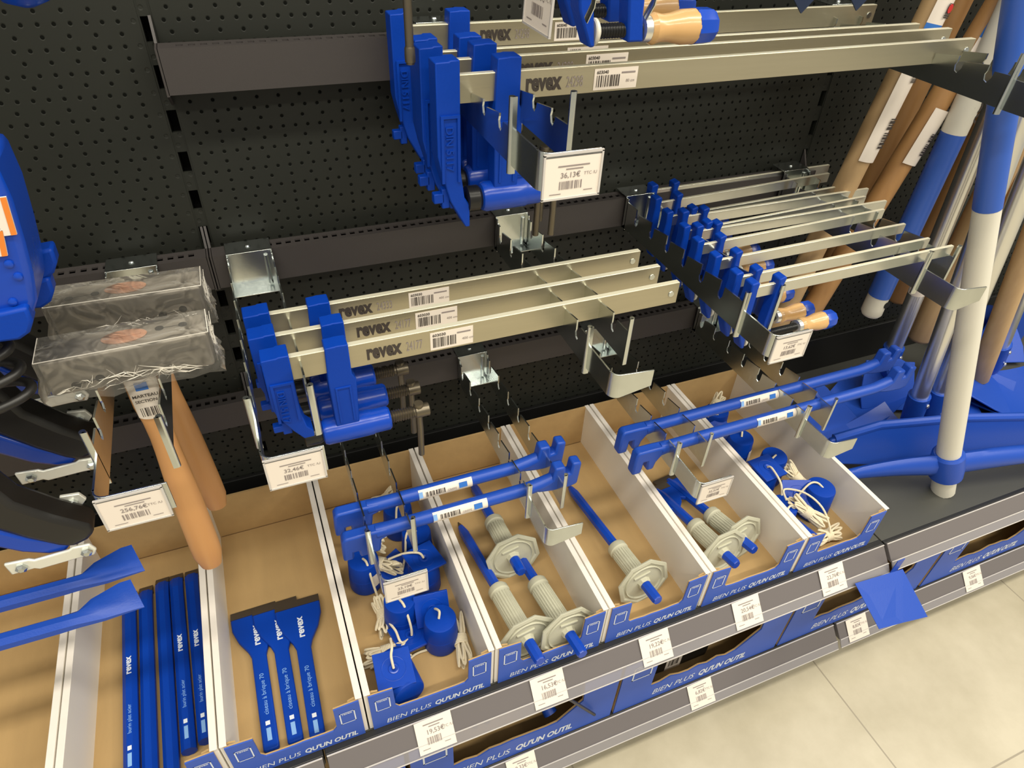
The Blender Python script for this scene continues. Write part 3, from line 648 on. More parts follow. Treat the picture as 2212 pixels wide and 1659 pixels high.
# ---------------------------------------------------------------- sledge hammers
def hammer(label, loc, hl, rot, seed, group, hx=.0, endx=.0, sticker_=True):
    t = thing('sledge_hammer', label, 'hammer', loc, rot, group=group)
    L, D, H = .150, .040, .041
    m = MB(); m.box(-L/2, L/2, -D/2, D/2, 0, H); ho = build('head', m, t, HEADM, bevel=.003)
    d = MB()
    def disc(x, z, y, top):
        T = Matrix.Translation((x, y, z)) @ (Matrix() if top else Matrix.Rotation(PI/2, 4, 'X'))
        d.lathe([(.0042, -.0001), (.0042, .0004)], 14, T=T)
    if seed: disc(-.052, .009, -D/2, 0); disc(-.030, .012, -D/2, 0); disc(.054, H, .004, 1); disc(.032, H, .0045, 1); d.quad((.032, .0040, H+.0002), (1, -.02, 0), Y, .022, .0008); d.quad((-.052, -D/2-.0002, .0088), (1, 0, .13), Z, .022, .0008)
    else: disc(.030, .012, -D/2, 0); disc(.052, .016, -D/2, 0); disc(-.055, H, -.006, 1); disc(-.03, H, -.003, 1); d.quad((-.055, -.006, H+.0002), (1, .12, 0), Y, .024, .0008); d.quad((.030, -D/2-.0002, .0118), (1, 0, .17), Z, .022, .0008)
    build('punched_dots', d, ho, DARK, smooth=0)
    build('eye', MB().lathe([(.001, H-.001), (.020, H-.001), (.021, H+.0012), (.018, H+.0016), (.001, H+.0012)], 26, T=Matrix.Translation((hx, 0, 0)) @ Matrix.Diagonal((1., .55, 1., 1.))).box(hx-.015, hx+.015, -.0018, .0018, H+.0012, H+.0022), ho, EYE)
    # handle: oval, waisted below the head
    n = 15; path = []; rs = []
    for i in range(n):
        f = i/(n-1); z = .002-hl*f
        path.append((hx+endx*f, .0, z))
        r = [.0145, .0155, .0150, .0125, .0118, .0122, .0132, .0142, .0150, .0155, .0158, .0160, .0162, .0160, .0115][i]
        rs.append((r*.82, r*1.12))
    build('handle', MB().tube(path, rs, 22, up=(1, 0, 0)), t, WOODH)
    if sticker_:
        q = MB(); r0 = .0156; ns = 10
        rows = []
        for zz in (-.004, -.058):
            f = -zz/hl
            rows.append([(hx+endx*f+math.sin(a)*r0*1.14*(1-.09*(zz < -.05)), -math.cos(a)*r0*.86*(1-.05*(zz < -.05)), zz) for a in [(-1.05+2.1*k/ns) for k in range(ns+1)]])
        q.add(rows[0]+rows[1], [(k, ns+1+k, ns+2+k, k+1) for k in range(ns)])
        so = build('sticker', q, t, PAPER)
        p = MB(); yy = -r0*.90-.0006
        p.quad((hx-.006, yy, -.017), X, Z, .012, .010, CAPB); p.text('MARTEAU', (hx-.012, yy, -.026), X, Z, .0055, INKB, bold=.02); p.text('SECTION 40', (hx-.011, yy, -.033), X, Z, .0052, INKB, bold=.02); p.bars((hx-.009, yy, -.052), X, Z, .018, .012, 13, INKB, 4)
        build('print', p, so, INKB, smooth=0)
    # plastic wrap: loose box with crumpled skirt
    r = random.Random(seed*9+3); nu, vs, fs = 44, [], []
    prof = [(H+.0024, .990), (H+.0016, 1.005), (H*.6, 1.02), (.012, 1.05), (.000, 1.12), (-.0065, 1.10)]
    for k, (z, s) in enumerate(prof):
        for i in range(nu):
            f = i/nu*4; e = int(f); ff = f-e; a, b = L/2+.0025, D/2+.0025
            c = [(-a, -b), (a, -b), (a, b), (-a, b), (-a, -b)]; x = c[e][0]*(1-ff)+c[e+1][0]*ff; y = c[e][1]*(1-ff)+c[e+1][1]*ff
            j = .0 if k < 2 else (.0012 if k < 3 else .0035)
            vs.append((x*(1+(s-1)*.55)+r.uniform(-j, j), y*s+r.uniform(-j, j)*.8, z+(r.uniform(-.003, .003) if k > 3 else 0)))
    for k in range(len(prof)-1):
        for i in range(nu):
            i2 = (i+1) % nu; fs.append((k*nu+i, (k+1)*nu+i, (k+1)*nu+i2, k*nu+i2))
    fs.append(tuple(range(nu)))
    wo = build('plastic_wrap', MB().add(vs, fs), t, WRAP, smooth=60)
    m = MB()
    for k in range(26):
        side = r.choice((-1, 1)); x0 = side*r.uniform(.2, 1.)*L/2; ln = r.uniform(.012, .045); zz = r.uniform(-.004, .014); yy = -D/2-.0035
        P = [(x0-side*ln*f+r.uniform(-.001, .001), yy-r.uniform(0, .0012), zz+(.010*f*f)*r.choice((-.4, .6, 1))+r.uniform(-.0008, .0008)) for f in (0, .2, .4, .6, .8, 1)]
        m.tube(P, [.0001, .0004, .0006, .0005, .0003, .0001], 5)
    for k in range(10):
        P = [(L/2+.004+r.uniform(-.001, .002), -D/2+D*r.random(), H*(1-f)+r.uniform(-.002, .002)) for f in (0, .3, .6, .9)]; m.tube(P, [.0002, .0006, .0006, .0002], 5)
    e = [(-L/2-.002, -D/2-.002, H+.0024), (L/2+.002, -D/2-.002, H+.0024), (L/2+.002, D/2+.002, H+.0024), (-L/2-.002, D/2+.002, H+.0024)]
    for a, b in ((0, 1), (1, 2), (0, 3)): m.tube([e[a], e[b]], .0005, 5)
    build('plastic_folds', m, wo, FOLD)
    return t
g = 'two plastic wrapped sledge hammers'
hammer('plastic wrapped sledge hammer in front, with the printed sticker on its handle', (-.0815, -.2640, .5400), .335, (.0, .0, .02), 1, g, hx=.0, endx=-.004)
hammer('plastic wrapped sledge hammer behind, closer to the back panel', (-.0830, -.1660, .5400), .330, (.0, .0, -.02), 0, g, hx=.0, endx=.012, sticker_=False)

# ---------------------------------------------------------------- rebar bending bars with claw heads
def claw(parent, name, x, s, up, flat=False):
    """claw head: plate with two prongs; s = -1 left end pointing down, +1 right end pointing up"""
    m = MB()
    if not up:
        P = [(.030, .009), (.004, .0095), (0, .004), (-.002, -.036), (.0135, -.036), (.0155, -.014), (.0215, -.014), (.0235, -.034), (.0350, -.034), (.038, -.020), (.046, -.009), (.060, -.007), (.062, .007)] if not flat else [(.030, .009), (.004, .0095), (0, .004), (-.002, -.034), (.012, -.034), (.013, -.021), (.0195, -.021), (.0205, -.034), (.048, -.032), (.051, -.010), (.060, -.007), (.062, .007)]
        P = [(x+p[0], p[1]) for p in P]
        m.ext(P, 'y', -.0085, .0085)
    else:
        P = [(-.064, -.005), (-.040, -.010), (-.012, -.012), (0, -.008), (.003, .034), (-.011, .036), (-.013, .016), (-.021, .015), (-.022, .033), (-.038, .034), (-.041, .012), (-.052, .007), (-.064, .006)]
        P = [(x+p[0], p[1]) for p in P]
        m.ext(P, 'y', -.009, .009)
    return build(name, m, parent, BLUEP, bevel=.003)
def bend_bar(label, x0, x1, y, z, lx, group, dz=0.):
    t = thing('bending_bar', label, 'bar', (x0, y, z), group=group); L = x1-x0
    build('rod', MB().tube([(.045, 0, 0), (L-.075, 0, 0), (L-.055, 0, .003), (L-.030, 0, .010)], [.0095, .0095, .0098, .0085], 20), t, BLUEP)
    claw(t, 'claw_head', 0, -1, False, L < .4)
    claw(t, 'claw_head', L, 1, True)
    m = MB(); a0, a1 = lx-x0, lx-x0+.078; ns = 8; R_ = .0099
    ang = [-.75+2.0*k/ns for k in range(ns+1)]
    rows = [[(a, -math.cos(q)*R_, math.sin(q)*R_) for q in ang] for a in (a0, a1)]
    m.add(rows[0]+rows[1], [(k, ns+1+k, ns+2+k, k+1) for k in range(ns)])
    so = build('barcode_label', m, t, PAPER)
    q = MB(); u = X; v = Vector((0, math.sin(.45), math.cos(.45))); nn = Vector((0, -math.cos(.45), math.sin(.45)))
    o = Vector((a0, 0, 0))+nn*.0103-v*.004
    q.bars(o+u*.010, u, v, .028, .007, 18, INKB, 3); q.quad(o+u*.058, u, v, .012, .008, CAPB); q.text('GRIFFE', o+u*.041, u, v, .0045, INK); q.quad(o+u*.0-nn*0, u, v, .0055, .009, LPRINT)
    build('print', q, so, INKB, smooth=0)
    return t
g = 'blue bending bars with claw ends'
bend_bar('short blue bending bar with claw ends, front one above the weights tray', .0820, .4215, -.333, .2640, .2040, g)
bend_bar('short blue bending bar with claw ends, rear one above the weights tray', .0800, .4160, -.292, .2680, .1960, g)
bend_bar('long blue bending bar with claw ends, front one at the right', .5220, 1.0700, -.3290, .2660, .7440, g)
bend_bar('long blue bending bar with claw ends, rear one at the right', .5220, 1.0830, -.2840, .2690, .7440, g)
# flat ended pry bars at the left
def pry(label, y, z, group, tipy):
    t = thing('pry_bar', label, 'pry bar', (-.47, y, z), group=group)
    secs = [(0, 0, 0, .0105, .0105), (.24, 0, 0, .0105, .0105), (.258, 0, .001, .0112, .009), (.278, .003, .004, .0145, .006), (.308, .006, .009, .0195, .0032), (.320, .006, .010, .0200, .0012)]
    m = MB(); vs = []
    for x, dy, dz_, a, b in secs:
        for k in range(8):
            q = 2*PI*(k+.5)/8; sx, sz = math.cos(q), math.sin(q)
            if b < .007: sx = math.copysign(min(1, abs(sx)*1.25), sx)
            vs.append((x+(-.006*sx if b < .007 else 0), dy+sx*a*.88+tipy*(x > .29), dz_+sz*b+sx*a*.28*(b < .007)))
    n = len(secs); fs = [(i*8+k, i*8+(k+1) % 8, i*8+8+(k+1) % 8, i*8+8+k) for i in range(n-1) for k in range(8)]+[tuple(range(7, -1, -1)), tuple(range(8*n-8, 8*n))]
    m.add(vs, fs); build('flat_bar', m, t, BLUEP, smooth=28); return t
g = 'blue pry bars with flat ends'
pry('blue pry bar with flat spade end at the left, rear of the two', -.3040, .2850, g, 0)
pry('blue pry bar with flat spade end at the left, front of the two', -.3560, .2850, g, 0)
hook(-.46, Z3, 'notched hook outside the left edge carrying the pry bars')

# ---------------------------------------------------------------- blue lifting clamps at the left edge
def lift_parts(t, s=1., full=True):
    lp = MB()   # plated link: three steps with two bolts
    P = [(-.250, .384), (-.249, .366), (-.228, .367), (-.224, .364), (-.190, .3655), (-.187, .3655), (-.172, .3645), (-.168, .372), (-.172, .382), (-.188, .383), (-.192, .3805), (-.224, .379), (-.228, .382)]
    lp.ext(P, 'y', -.010, -.006); lo = build('link_plate', lp, t, ZPLATE, bevel=.0015)
    for x, z in ((-.237, .3745), (-.177, .3735)):
        build('bolt', MB().lathe([(.0058, 0), (.0058, .003), (.003, .005)], 6, T=Matrix.Translation((x, -.010, z)) @ Matrix.Rotation(PI/2, 4, 'X')), lo, ZINC, smooth=0)
    a = MB(); P = [(-.188, .378), (-.172, .384), (-.163, .392), (-.166, .404), (-.190, .428), (-.214, .458), (-.226, .500), (-.240, .530), (-.300, .552), (-.300, .495), (-.258, .478), (-.248, .440), (-.222, .408), (-.200, .386)]
    a.ext(P, 'y', -.006, .028); build('rubber_pad', a, t, BLACKR, bevel=.006)
    b = MB(); P = [(-.196, .374), (-.188, .384), (-.222, .410), (-.250, .440), (-.300, .470), (-.300, .430), (-.255, .410), (-.232, .388), (-.212, .376)]
    b.ext(P, 'y', -.004, .014); build('arm', b, t, BLUE2, bevel=.004)
    if full:
        p2 = lp = MB(); lp.ext([(-.195, .398), (-.175, .402), (-.168, .410), (-.172, .420), (-.190, .422)], 'y', .030, .034); lo2 = build('link_plate', lp, t, ZPLATE, bevel=.001)
        build('bolt', MB().lathe([(.0050, 0), (.0050, .003), (.003, .005)], 6, T=Matrix.Translation((-.181, .030, .411)) @ Matrix.Rotation(PI/2, 4, 'X')), lo2, ZINC, smooth=0)
g = 'blue and black lifting clamps at the left edge'
t = thing('lifting_clamp', 'blue lifting clamp with black padded arms and white link, lowest at left', 'lifting clamp', (0, -.330, 0), group=g); lift_parts(t)
t2 = again(t, 'blue lifting clamp with black padded arms, behind and above the lowest one', (.013, -.240, .040))
t3 = again(t, 'blue lifting clamp mostly hidden behind the others, near the back panel', (.005, -.150, .072))
t = thing('lifting_clamp', 'large glossy blue casting with orange and white labels at left edge', 'lifting clamp', (0, -.300, 0))
b = MB(); P = [(-.30, .80), (-.1075, .785), (-.1075, .752), (-.112, .716), (-.1165, .688), (-.122, .664), (-.139, .636), (-.160, .632), (-.30, .60)]
b.ext(P, 'y', -.02, .045); bo = build('casting', b, t, BLUE2, bevel=.006)
for (x, z, y) in ((-.128, .702, -.021), (-.126, .690, -.021), (-.138, .668, -.021), (-.132, .655, -.021)):
    build('rivet', MB().lathe([(.0035, 0), (.0032, .002), (.001, .003)], 12, T=Matrix.Translation((x, y+.001, z)) @ Matrix.Rotation(PI/2, 4, 'X')), bo, BLUE2)
for k, (x, z, y) in enumerate(((-.113, .664, .058), (-.1245, .637, .055), (-.128, .652, -.020))):
    b = MB(); b.ext([(x-.035, z+.010), (x, z+.013), (x-.001, z-.002), (x-.007, z-.012), (x-.016, z-.017), (x-.040, z-.016)], 'y', y-.008, y+.012); build('cooling_fin', b, bo, BLUE, bevel=.003)
for k, (pts) in enumerate(([(-.120, .757), (-.109, .757), (-.113, .7265), (-.1225, .7265)], [(-.132, .734), (-.121, .731), (-.1255, .7100), (-.1350, .7100)])):
    q = MB(); q.ext(pts, 'y', -.0225, -.0205, PAPER); so = build('warning_label', q, t, PAPER, smooth=0)
    q = MB(); q.add([(pts[1][0]-.004, -.0228, pts[1][1]), (pts[1][0], -.0228, pts[1][1]), (pts[2][0], -.0228, pts[2][1]), (pts[2][0]-.004, -.0228, pts[2][1])], [(0, 3, 2, 1)], ORANGE); build('orange_stripe', q, so, ORANGE, smooth=0)
g = 'black rubber rings at the left edge'
for k, z in enumerate((.606, .582, .558)):
    m = MB(); m.tube([(-.205+.040*math.cos(a), .022*math.sin(a), .12*.04*math.cos(a)) for a in [2*PI*i/28 for i in range(28)]], .0045, 12, close=True)
    o = build('rubber_ring', m, None, BLACKR); o.location = (0, -.295, z); tag(o, ('upper', 'middle', 'lower')[k]+' black rubber ring below the blue casting at left', 'ring', g)
for x, y, z, r, lb in ((-.052, -.300, .905, .026, 'rounded blue handle end hanging in at the top left'), (-.078, -.300, .905, .020, 'blue handle end right in the top left corner')):
    m = MB(); m.lathe([(.004, -r), (r*.55, -r*.85), (r*.9, -r*.4), (r, 0), (r*.95, .05), (r*.8, .12)], 24); o = build('blue_grip_tool', m, None, BLUE2); o.location = (x, y, z); tag(o, lb, 'handle', 'blue handle ends at the top left')

# ---------------------------------------------------------------- chisels
def spade(label, top, bot, z, seed):
    (x0, y0), (x1, y1) = top, bot; L = math.hypot(x1-x0, y1-y0); a = math.atan2(y1-y0, x1-x0)+PI/2
    t = thing('spade_chisel', label, 'chisel', (x0, y0, z), (0, 0, a), group='three wide spade chisels in one tray')
    # local: +Y back, blade edge at y=0, shaft runs to y=-L
    B = [(-.0345, -.016), (.0345, -.016), (.0335, -.036), (.026, -.058), (.0145, -.078), (.0105, -.090), (.0105, -L+.003), (.008, -L), (-.008, -L), (-.0105, -L+.003), (-.0105, -.090), (-.0145, -.078), (-.026, -.058), (-.0335, -.036)]
    build('body', MB().ext(B, 'z', 0, .009), t, BLUE, bevel=.0022)
    m = MB(); m.ext([(0, .0015), (0, .0025), (-.016, .0080), (-.016, .0005)], 'x', -.0343, .0343); build('ground_edge', m, t, TIPM, smooth=0)
    q = MB(); q.text('revex', (.0045, -.073, .0093), Y, -X, .0155, WPRINT, bold=.03)
    q.text('ciseau à brique 70', (.0030, -.185, .0093), Y, -X, .0088, LPRINT)
    build('lettering', q, t, WPRINT, smooth=0); q = MB(); q.quad((-.003, -.200, .0093), X, Y, .006, .006, WPRINT); q.quad((-.003, -.222, .0093), X, Y, .006, .018, LPRINT)
    build('barcode_print', q, t, WPRINT, smooth=0); return t
spade('wide spade chisel at left of the three, lowest in the overlap', (-.0660, -.2090), (-.0640, -.4440), .0050, 1)
spade('wide spade chisel in the middle of the three', (-.0330, -.2140), (-.0320, -.4460), .0090, 2).rotation_euler.x = .008
spade('wide spade chisel at right of the three, lying on top', (.0010, -.2240), (-.0030, -.4500), .0130, 3).rotation_euler.x = .012
def longc(label, x0, y0, x1, y1, txt):
    L = math.hypot(x1-x0, y1-y0); a = math.atan2(y1-y0, x1-x0)+PI/2
    t = thing('long_chisel', label, 'chisel', (x0, y0, .0050), (0, 0, a), group='long narrow blue chisels in one tray')
    m = MB(); r = .0103
    m.tube([(0, -.034, r), (0, -L, r)], r, 8); m.tube([(0, -.036, r), (0, -.022, r), (0, -.012, r*.8)], [(r, r), (r*1.05, r*.8), (r*1.05, r*.45)], 8); build('shank', m, t, BLUE, smooth=25)
    build('ground_tip', MB().ext([(0, .004), (0, .006), (-.014, .0125), (-.014, .0015)], 'x', -.0100, .0100), t, TIPM, smooth=0)
    if txt:
        q = MB(); zz = 2*r+.0002; q.text('revex', (.0035, -.155, zz-.0006), Y, -X, .0125, WPRINT, bold=.03); q.text('burin plat acier', (.0025, -.245, zz-.0006), Y, -X, .0070, LPRINT); build('lettering', q, t, WPRINT, smooth=0); q = MB(); q.quad((-.0025, -.268, zz-.0006), X, Y, .005, .006, WPRINT); q.quad((-.0025, -.290, zz-.0006), X, Y, .005, .018, LPRINT)
        build('barcode_print', q, t, WPRINT, smooth=0)
longc('long blue chisel leftmost in its tray, partly under the pry bars', -.246, -.115, -.2345, -.425, True)
longc('long blue chisel second from the left, without visible print', -.222, -.112, -.2125, -.428, False)
longc('long blue chisel in the middle of the tray, without visible print', -.1975, -.104, -.1870, -.428, False)
longc('long blue chisel second from the right in its tray', -.1765, -.104, -.1655, -.408, True)
longc('long blue chisel rightmost in its tray, against the white wall', -.1530, -.104, -.1440, -.402, True)
def guarded(label, tip, end, disc_t, grip_t, blade, group, roll=.2, wide=False):
    """tip/end in space; disc and grip positions as distance from the struck end"""
    tip, end = Vector(tip), Vector(end); L = (end-tip).length
    t = thing('guarded_chisel', label, 'chisel', tip, group=group); T = frame(Vector((0, 0, 0)), end-tip) @ Matrix.Rotation(roll, 4, 'Z')
    build('shank', MB().lathe([(.0052, .012), (.0088, .030), (.0090, L-.003), (.0075, L)], 8, T=T), t, BLUE2, smooth=25)
    if wide:
        P = [(-.030, .018), (.030, .018), (.030, .045), (.020, .062), (.009, .072), (-.009, .072), (-.020, .062), (-.030, .045)]
        Tb = frame(Vector((0, 0, 0)), end-tip)
        # blade lies flat: local x horizontal
        dr = (end-tip).normalized(); ux = Vector((0, 0, 1)).cross(dr).normalized(); uz = dr.cross(ux).normalized()
        Tb = Matrix((( ux.x, uz.x, dr.x, 0), (ux.y, uz.y, dr.y, 0), (ux.z, uz.z, dr.z, 0), (0, 0, 0, 1)))
        build('blade', MB().ext(P, 'y', -.004, .004, T=Tb), t, BLUE, bevel=.0015); build('ground_edge', MB().ext([(-.0298, .002), (.0298, .002), (.0298, .018), (-.0298, .018)], 'y', -.0025, .0025, T=Tb), t, TIPM, smooth=0)
    else:
        build('ground_tip', MB().lathe([(.0012, 0), (.0050, .012), (.0054, .013)], 8, T=T), t, TIPM, smooth=0)
    d = L-disc_t; g0 = L-grip_t
    pr = [(.0145, g0-.001), (.0172, g0+.001), (.0176, g0+.010), (.0160, g0+.012)]; n = 22
    grip = MB().lathe([(.0100, g0-.001), (.0150, g0), (.0170, g0+.003), (.0172, g0+.012), (.0155, g0+.0135), (.0150, g0+.016), (.0150, d-.012), (.0175, d-.004), (.0185, d)], 28, T=T)
    for k in range(n):
        a = 2*PI*k/n; grip.tube([(math.cos(a)*.0150, math.sin(a)*.0150, g0+.018), (math.cos(a)*.0150, math.sin(a)*.0150, d-.014)], .0012, 6, T=T)
    build('grip', grip, t, GUARD)
    gd = MB().lathe([(.014, d-.003), (.040, d-.002), (.0485, d+.001), (.0495, d+.0045), (.0430, d+.0060), (.0400, d+.0030), (.012, d+.0035), (.0105, d+.010), (.0098, d+.010)], 8, T=T, off=.5)
    gd.lathe([(.0325, d+.0030), (.0340, d+.0062), (.0355, d+.0030)], 36, T=T)
    gd.box(-.016, .014, .017, .0205, d+.003, d+.0060, T=T)
    build('hand_guard', gd, t, GUARD, bevel=.0012, smooth=30); return t
g = 'chisels with grey hand guards'
guarded('guarded chisel lying behind the other two in its tray', (.3500, -.075, .0145), (.3500, -.327, .0530), .040, .133, False, g)
guarded('guarded chisel at the front left of its tray', (.2950, -.165, .0145), (.3170, -.478, .0530), .046, .150, False, g, roll=.1)
guarded('guarded chisel at the front right of its tray', (.3590, -.165, .0145), (.3800, -.490, .0530), .048, .150, False, g, roll=-.1)
guarded('guarded chisel alone in its tray', (.5225, -.150, .0145), (.5325, -.452, .0530), .045, .128, False, g)
guarded('guarded flat chisel at right in its tray, square blade against the tray wall', (.7130, -.195, .0110), (.7410, -.426, .0530), .036, .110, True, g, wide=True)
guarded('guarded flat chisel at left in its tray, nearer the front corner', (.6730, -.215, .0180), (.6930, -.440, .0530), .036, .110, True, g, wide=True, roll=.0)

# ---------------------------------------------------------------- plumb bobs with cords
def skein(parent, a, b, r=.016, n=12, seed=1):
    a, b = Vector(a), Vector(b); d = (b-a); L = d.length; u = d.normalized(); w = u.cross(Z).normalized() if abs(u.z) < .9 else X; v = w.cross(u)
    rn = random.Random(seed); m = MB()
    for k in range(n):
        q = 2*PI*k/n+rn.uniform(-.3, .3); rr = r*rn.uniform(.45, 1.)
        e0, e1 = rn.uniform(-.006, .006), rn.uniform(-.006, .006); P = []
        for i in range(20):
            s_ = 2*PI*i/20; along = L/2+(L/2+(e0 if math.cos(s_) < 0 else e1))*math.cos(s_); pinch = .35+.65*abs(math.cos(s_))**.7
            off = (w*math.cos(q)+v*math.sin(q))*rr*pinch+(w*-math.sin(q)+v*math.cos(q))*(.004*math.sin(s_))
            p = a+u*along+off; P.append(p)
        m.tube(P, .0019, 6, close=True)
    c = a+u*L*.5
    for k in range(6): 
        o = c+u*(.0024*(k-2.5)); m.tube([o+(w*math.cos(q)+v*math.sin(q))*r*.62 for q in [2*PI*i/14 for i in range(14)]], .0018, 6, close=True)
    return build('cord_skein', m, parent, CORD)
def bob(label, loc, rot=(0, 0, 0), plate=None, cord=None, sk=None, sticker_=None, r=.0270, h=.066, seed=1):
    """weight standing on its base at loc; plate/cord/skein coordinates relative, before rotation"""
    t = thing('plumb_weight', label, 'plumb weight', loc, group='blue plumb weights with square plates and cords')
    Rm = Matrix.Rotation(rot[2], 4, 'Z') @ Matrix.Rotation(rot[1], 4, 'Y') @ Matrix.Rotation(rot[0], 4, 'X')
    build('weight', MB().lathe([(r*.90, 0), (r*.97, .002), (r, .005), (r*.965, h*.5), (r*.955, h*.505), (r*.90, h-.003), (r*.86, h-.0005), (r*.80, h), (.003, h)], 36, T=Rm), t, BLUE)
    top = Rm @ Vector((0, 0, h))
    if plate:
        pl, pr_ = plate; Pm = Matrix.Translation(pl) @ Matrix.Rotation(pr_[2], 4, 'Z') @ Matrix.Rotation(pr_[0], 4, 'X') @ Matrix.Rotation(pr_[1], 4, 'Y')
        m = MB(); m.box(-.0265, .0265, -.0265, .0265, -.002, .002, T=Pm); m.lathe([(.0035, .0018), (.0075, .0020), (.0080, .0032), (.0055, .0038), (.0030, .0020)], 20, T=Pm); m.lathe([(.0165, .0019), (.0172, .0025), (.018, .0019)], 30, T=Pm)
        build('square_plate', m, t, BLUE2, bevel=.0006)
    if cord:
        for k, pts in enumerate(cord):
            P = [Vector(p) for p in pts]; Q = []
            for i in range(len(P)-1):
                p0, p1, p2, p3 = P[max(i-1, 0)], P[i], P[i+1], P[min(i+2, len(P)-1)]
                for s_ in range(5):
                    f = s_/5; Q.append(.5*((2*p1)+(p2-p0)*f+(2*p0-5*p1+4*p2-p3)*f*f+(3*p1-p0-3*p2+p3)*f**3))
            Q.append(P[-1]); build('cord', MB().tube(Q, .0019, 8), t, CORD)
    if sk:
        for k, (a, b) in enumerate(sk): skein(t, a, b, seed=seed+k)
    if sticker_:
        a0 = sticker_; ns = 6; rr = r+.0004; rows = [[(math.sin(a)*rr*(.96 if zz > .03 else .99), -math.cos(a)*rr*(.96 if zz > .03 else .99), zz) for a in [a0+.75*k/ns for k in range(ns+1)]] for zz in (.018, .046)]
        m = MB(); m.add(rows[0]+rows[1], [(k, k+1, ns+2+k, ns+1+k) for k in range(ns)], None, Rm); so = build('sticker', m, t, PAPER)
    return t
F = .0052
bob('plumb weight standing at the left wall of its tray, under the bar claw', (.1140, -.2250, F), cord=[[(0, 0, .066), (.004, -.012, .068), (.006, -.030, .045), (.010, -.045, .015), (.014, -.052, .008)]], sk=[((.014, -.050, .016), (.008, -.105, .010))], sticker_=.3, seed=2)
bob('plumb weight in the middle of its tray, plate in front of it', (.1500, -.3180, F), plate=((.004, -.038, .022), (-.12, .10, .2)), cord=[[(0, 0, .066), (.004, -.014, .066), (.007, -.034, .040), (.006, -.040, .025)], [(.006, -.040, .021), (-.012, -.048, .028), (-.016, -.030, .035), (-.022, -.004, .03), (-.020, .040, .02)]], seed=3)
bob('plumb weight standing at the front right, its plate leaning against it', (.1985, -.3700, F), plate=((-.004, .030, .048), (1.05, 0, -.1)), cord=[[(-.002, .0, .066), (.001, .006, .074), (-.002, .016, .068), (-.004, .026, .052)]], sk=[((.030, .020, .018), (.022, -.052, .010))], seed=4)
bob('plumb weight with its square plate lying flat on top', (.2030, -.2640, F), plate=((.002, .002, .070), (.0, .06, .25)), cord=[[(.002, .002, .072), (-.004, .010, .078), (-.026, .020, .074), (-.050, .028, .060)]], sk=[((-.085, .055, .040), (-.040, .015, .050))], seed=5)
bob('plumb weight near the right wall, behind the one with plate on top', (.2090, -.2020, F), cord=[[(0, 0, .066), (-.006, .004, .074), (-.018, -.004, .068), (-.028, -.030, .050), (-.040, -.048, .030)]], plate=((-.048, -.036, .030), (.2, -.1, .5)), sk=[((-.100, .046, .040), (-.056, .010, .044))], seed=6)
bob('plumb weight at the back of the left tray, below the rear bending bar', (.1930, -.1380, F), cord=[[(.003, 0, .066), (.006, -.004, .078), (-.004, -.016, .080), (-.012, -.040, .060)]], sk=[((-.030, .045, .030), (.010, .062, .030))], seed=7)
bob('plumb weight lying at the front, under a square plate', (.1150, -.3830, .0300), rot=(1.50, 0, .20), plate=((.000, -.034, .031), (.16, .05, -.06)), cord=[[(.000, -.034, .033), (.000, -.024, .048), (.004, -.014, .054), (.006, .004, .046)], [(.03, .0, -.02), (.045, .006, -.022), (.075, .004, -.022), (.095, -.004, -.020)]], sk=[((-.032, .018, -.010), (.030, .018, -.012))], seed=8, sticker_=.2)
# right tray
bob('plumb weight standing at the front right of the right tray', (.9330, -.3640, F), cord=[[(.004, -.006, .066), (-.004, .008, .074), (-.020, .012, .072), (-.046, .006, .052)]], plate=((-.040, .012, .052), (.75, -.1, -.35)), r=.029, h=.070, seed=12)
bob('plumb weight in the right tray, near the middle of its right side', (.9080, -.2650, F), cord=[[(.002, 0, .066), (-.010, -.006, .070), (-.028, -.012, .062), (-.040, -.022, .04)]], sk=[((.006, -.030, .062), (.030, -.066, .030))], seed=13)
bob('plumb weight in the right tray with paper sticker, towards the back', (.8780, -.2000, F), cord=[[(0, 0, .066), (.004, .012, .074), (-.020, .024, .060), (-.040, .02, .04)]], sticker_=.2, seed=14, plate=((-.012, .044, .045), (.4, 0, .2)))
bob('plumb weight in the right tray under a flat plate by the left wall', (.8660, -.2900, F), plate=((.002, .0, .0705), (.08, .05, .1)), cord=[[(.002, 0, .072), (.003, -.008, .078), (.000, -.040, .072), (-.004, -.056, .055)]], seed=15)
bob('plumb weight in the right tray half hidden behind the left wall', (.8530, -.3650, F), cord=[[(0, 0, .066), (.010, .02, .070), (.040, .0, .070), (.060, -.030, .055), (.062, -.06, .03), (.056, -.072, .01)]], sk=[((.012, -.002, .062), (.056, -.045, .030)), ((.035, -.062, .014), (.085, -.062, .012))], h=.055, seed=16)
bob('plumb weight lying in the front left corner of the right tray', (.8400, -.3860, .0290), rot=(1.5, 0, .25), cord=[[(.002, -.0, .030), (.008, .008, .036), (.02, .012, .034), (.03, .01, .02)]], seed=17)
bob('plumb weight at the very back of the right tray', (.8800, -.1150, F), sk=[((-.018, -.004, .070), (.028, .030, .066))], seed=18)

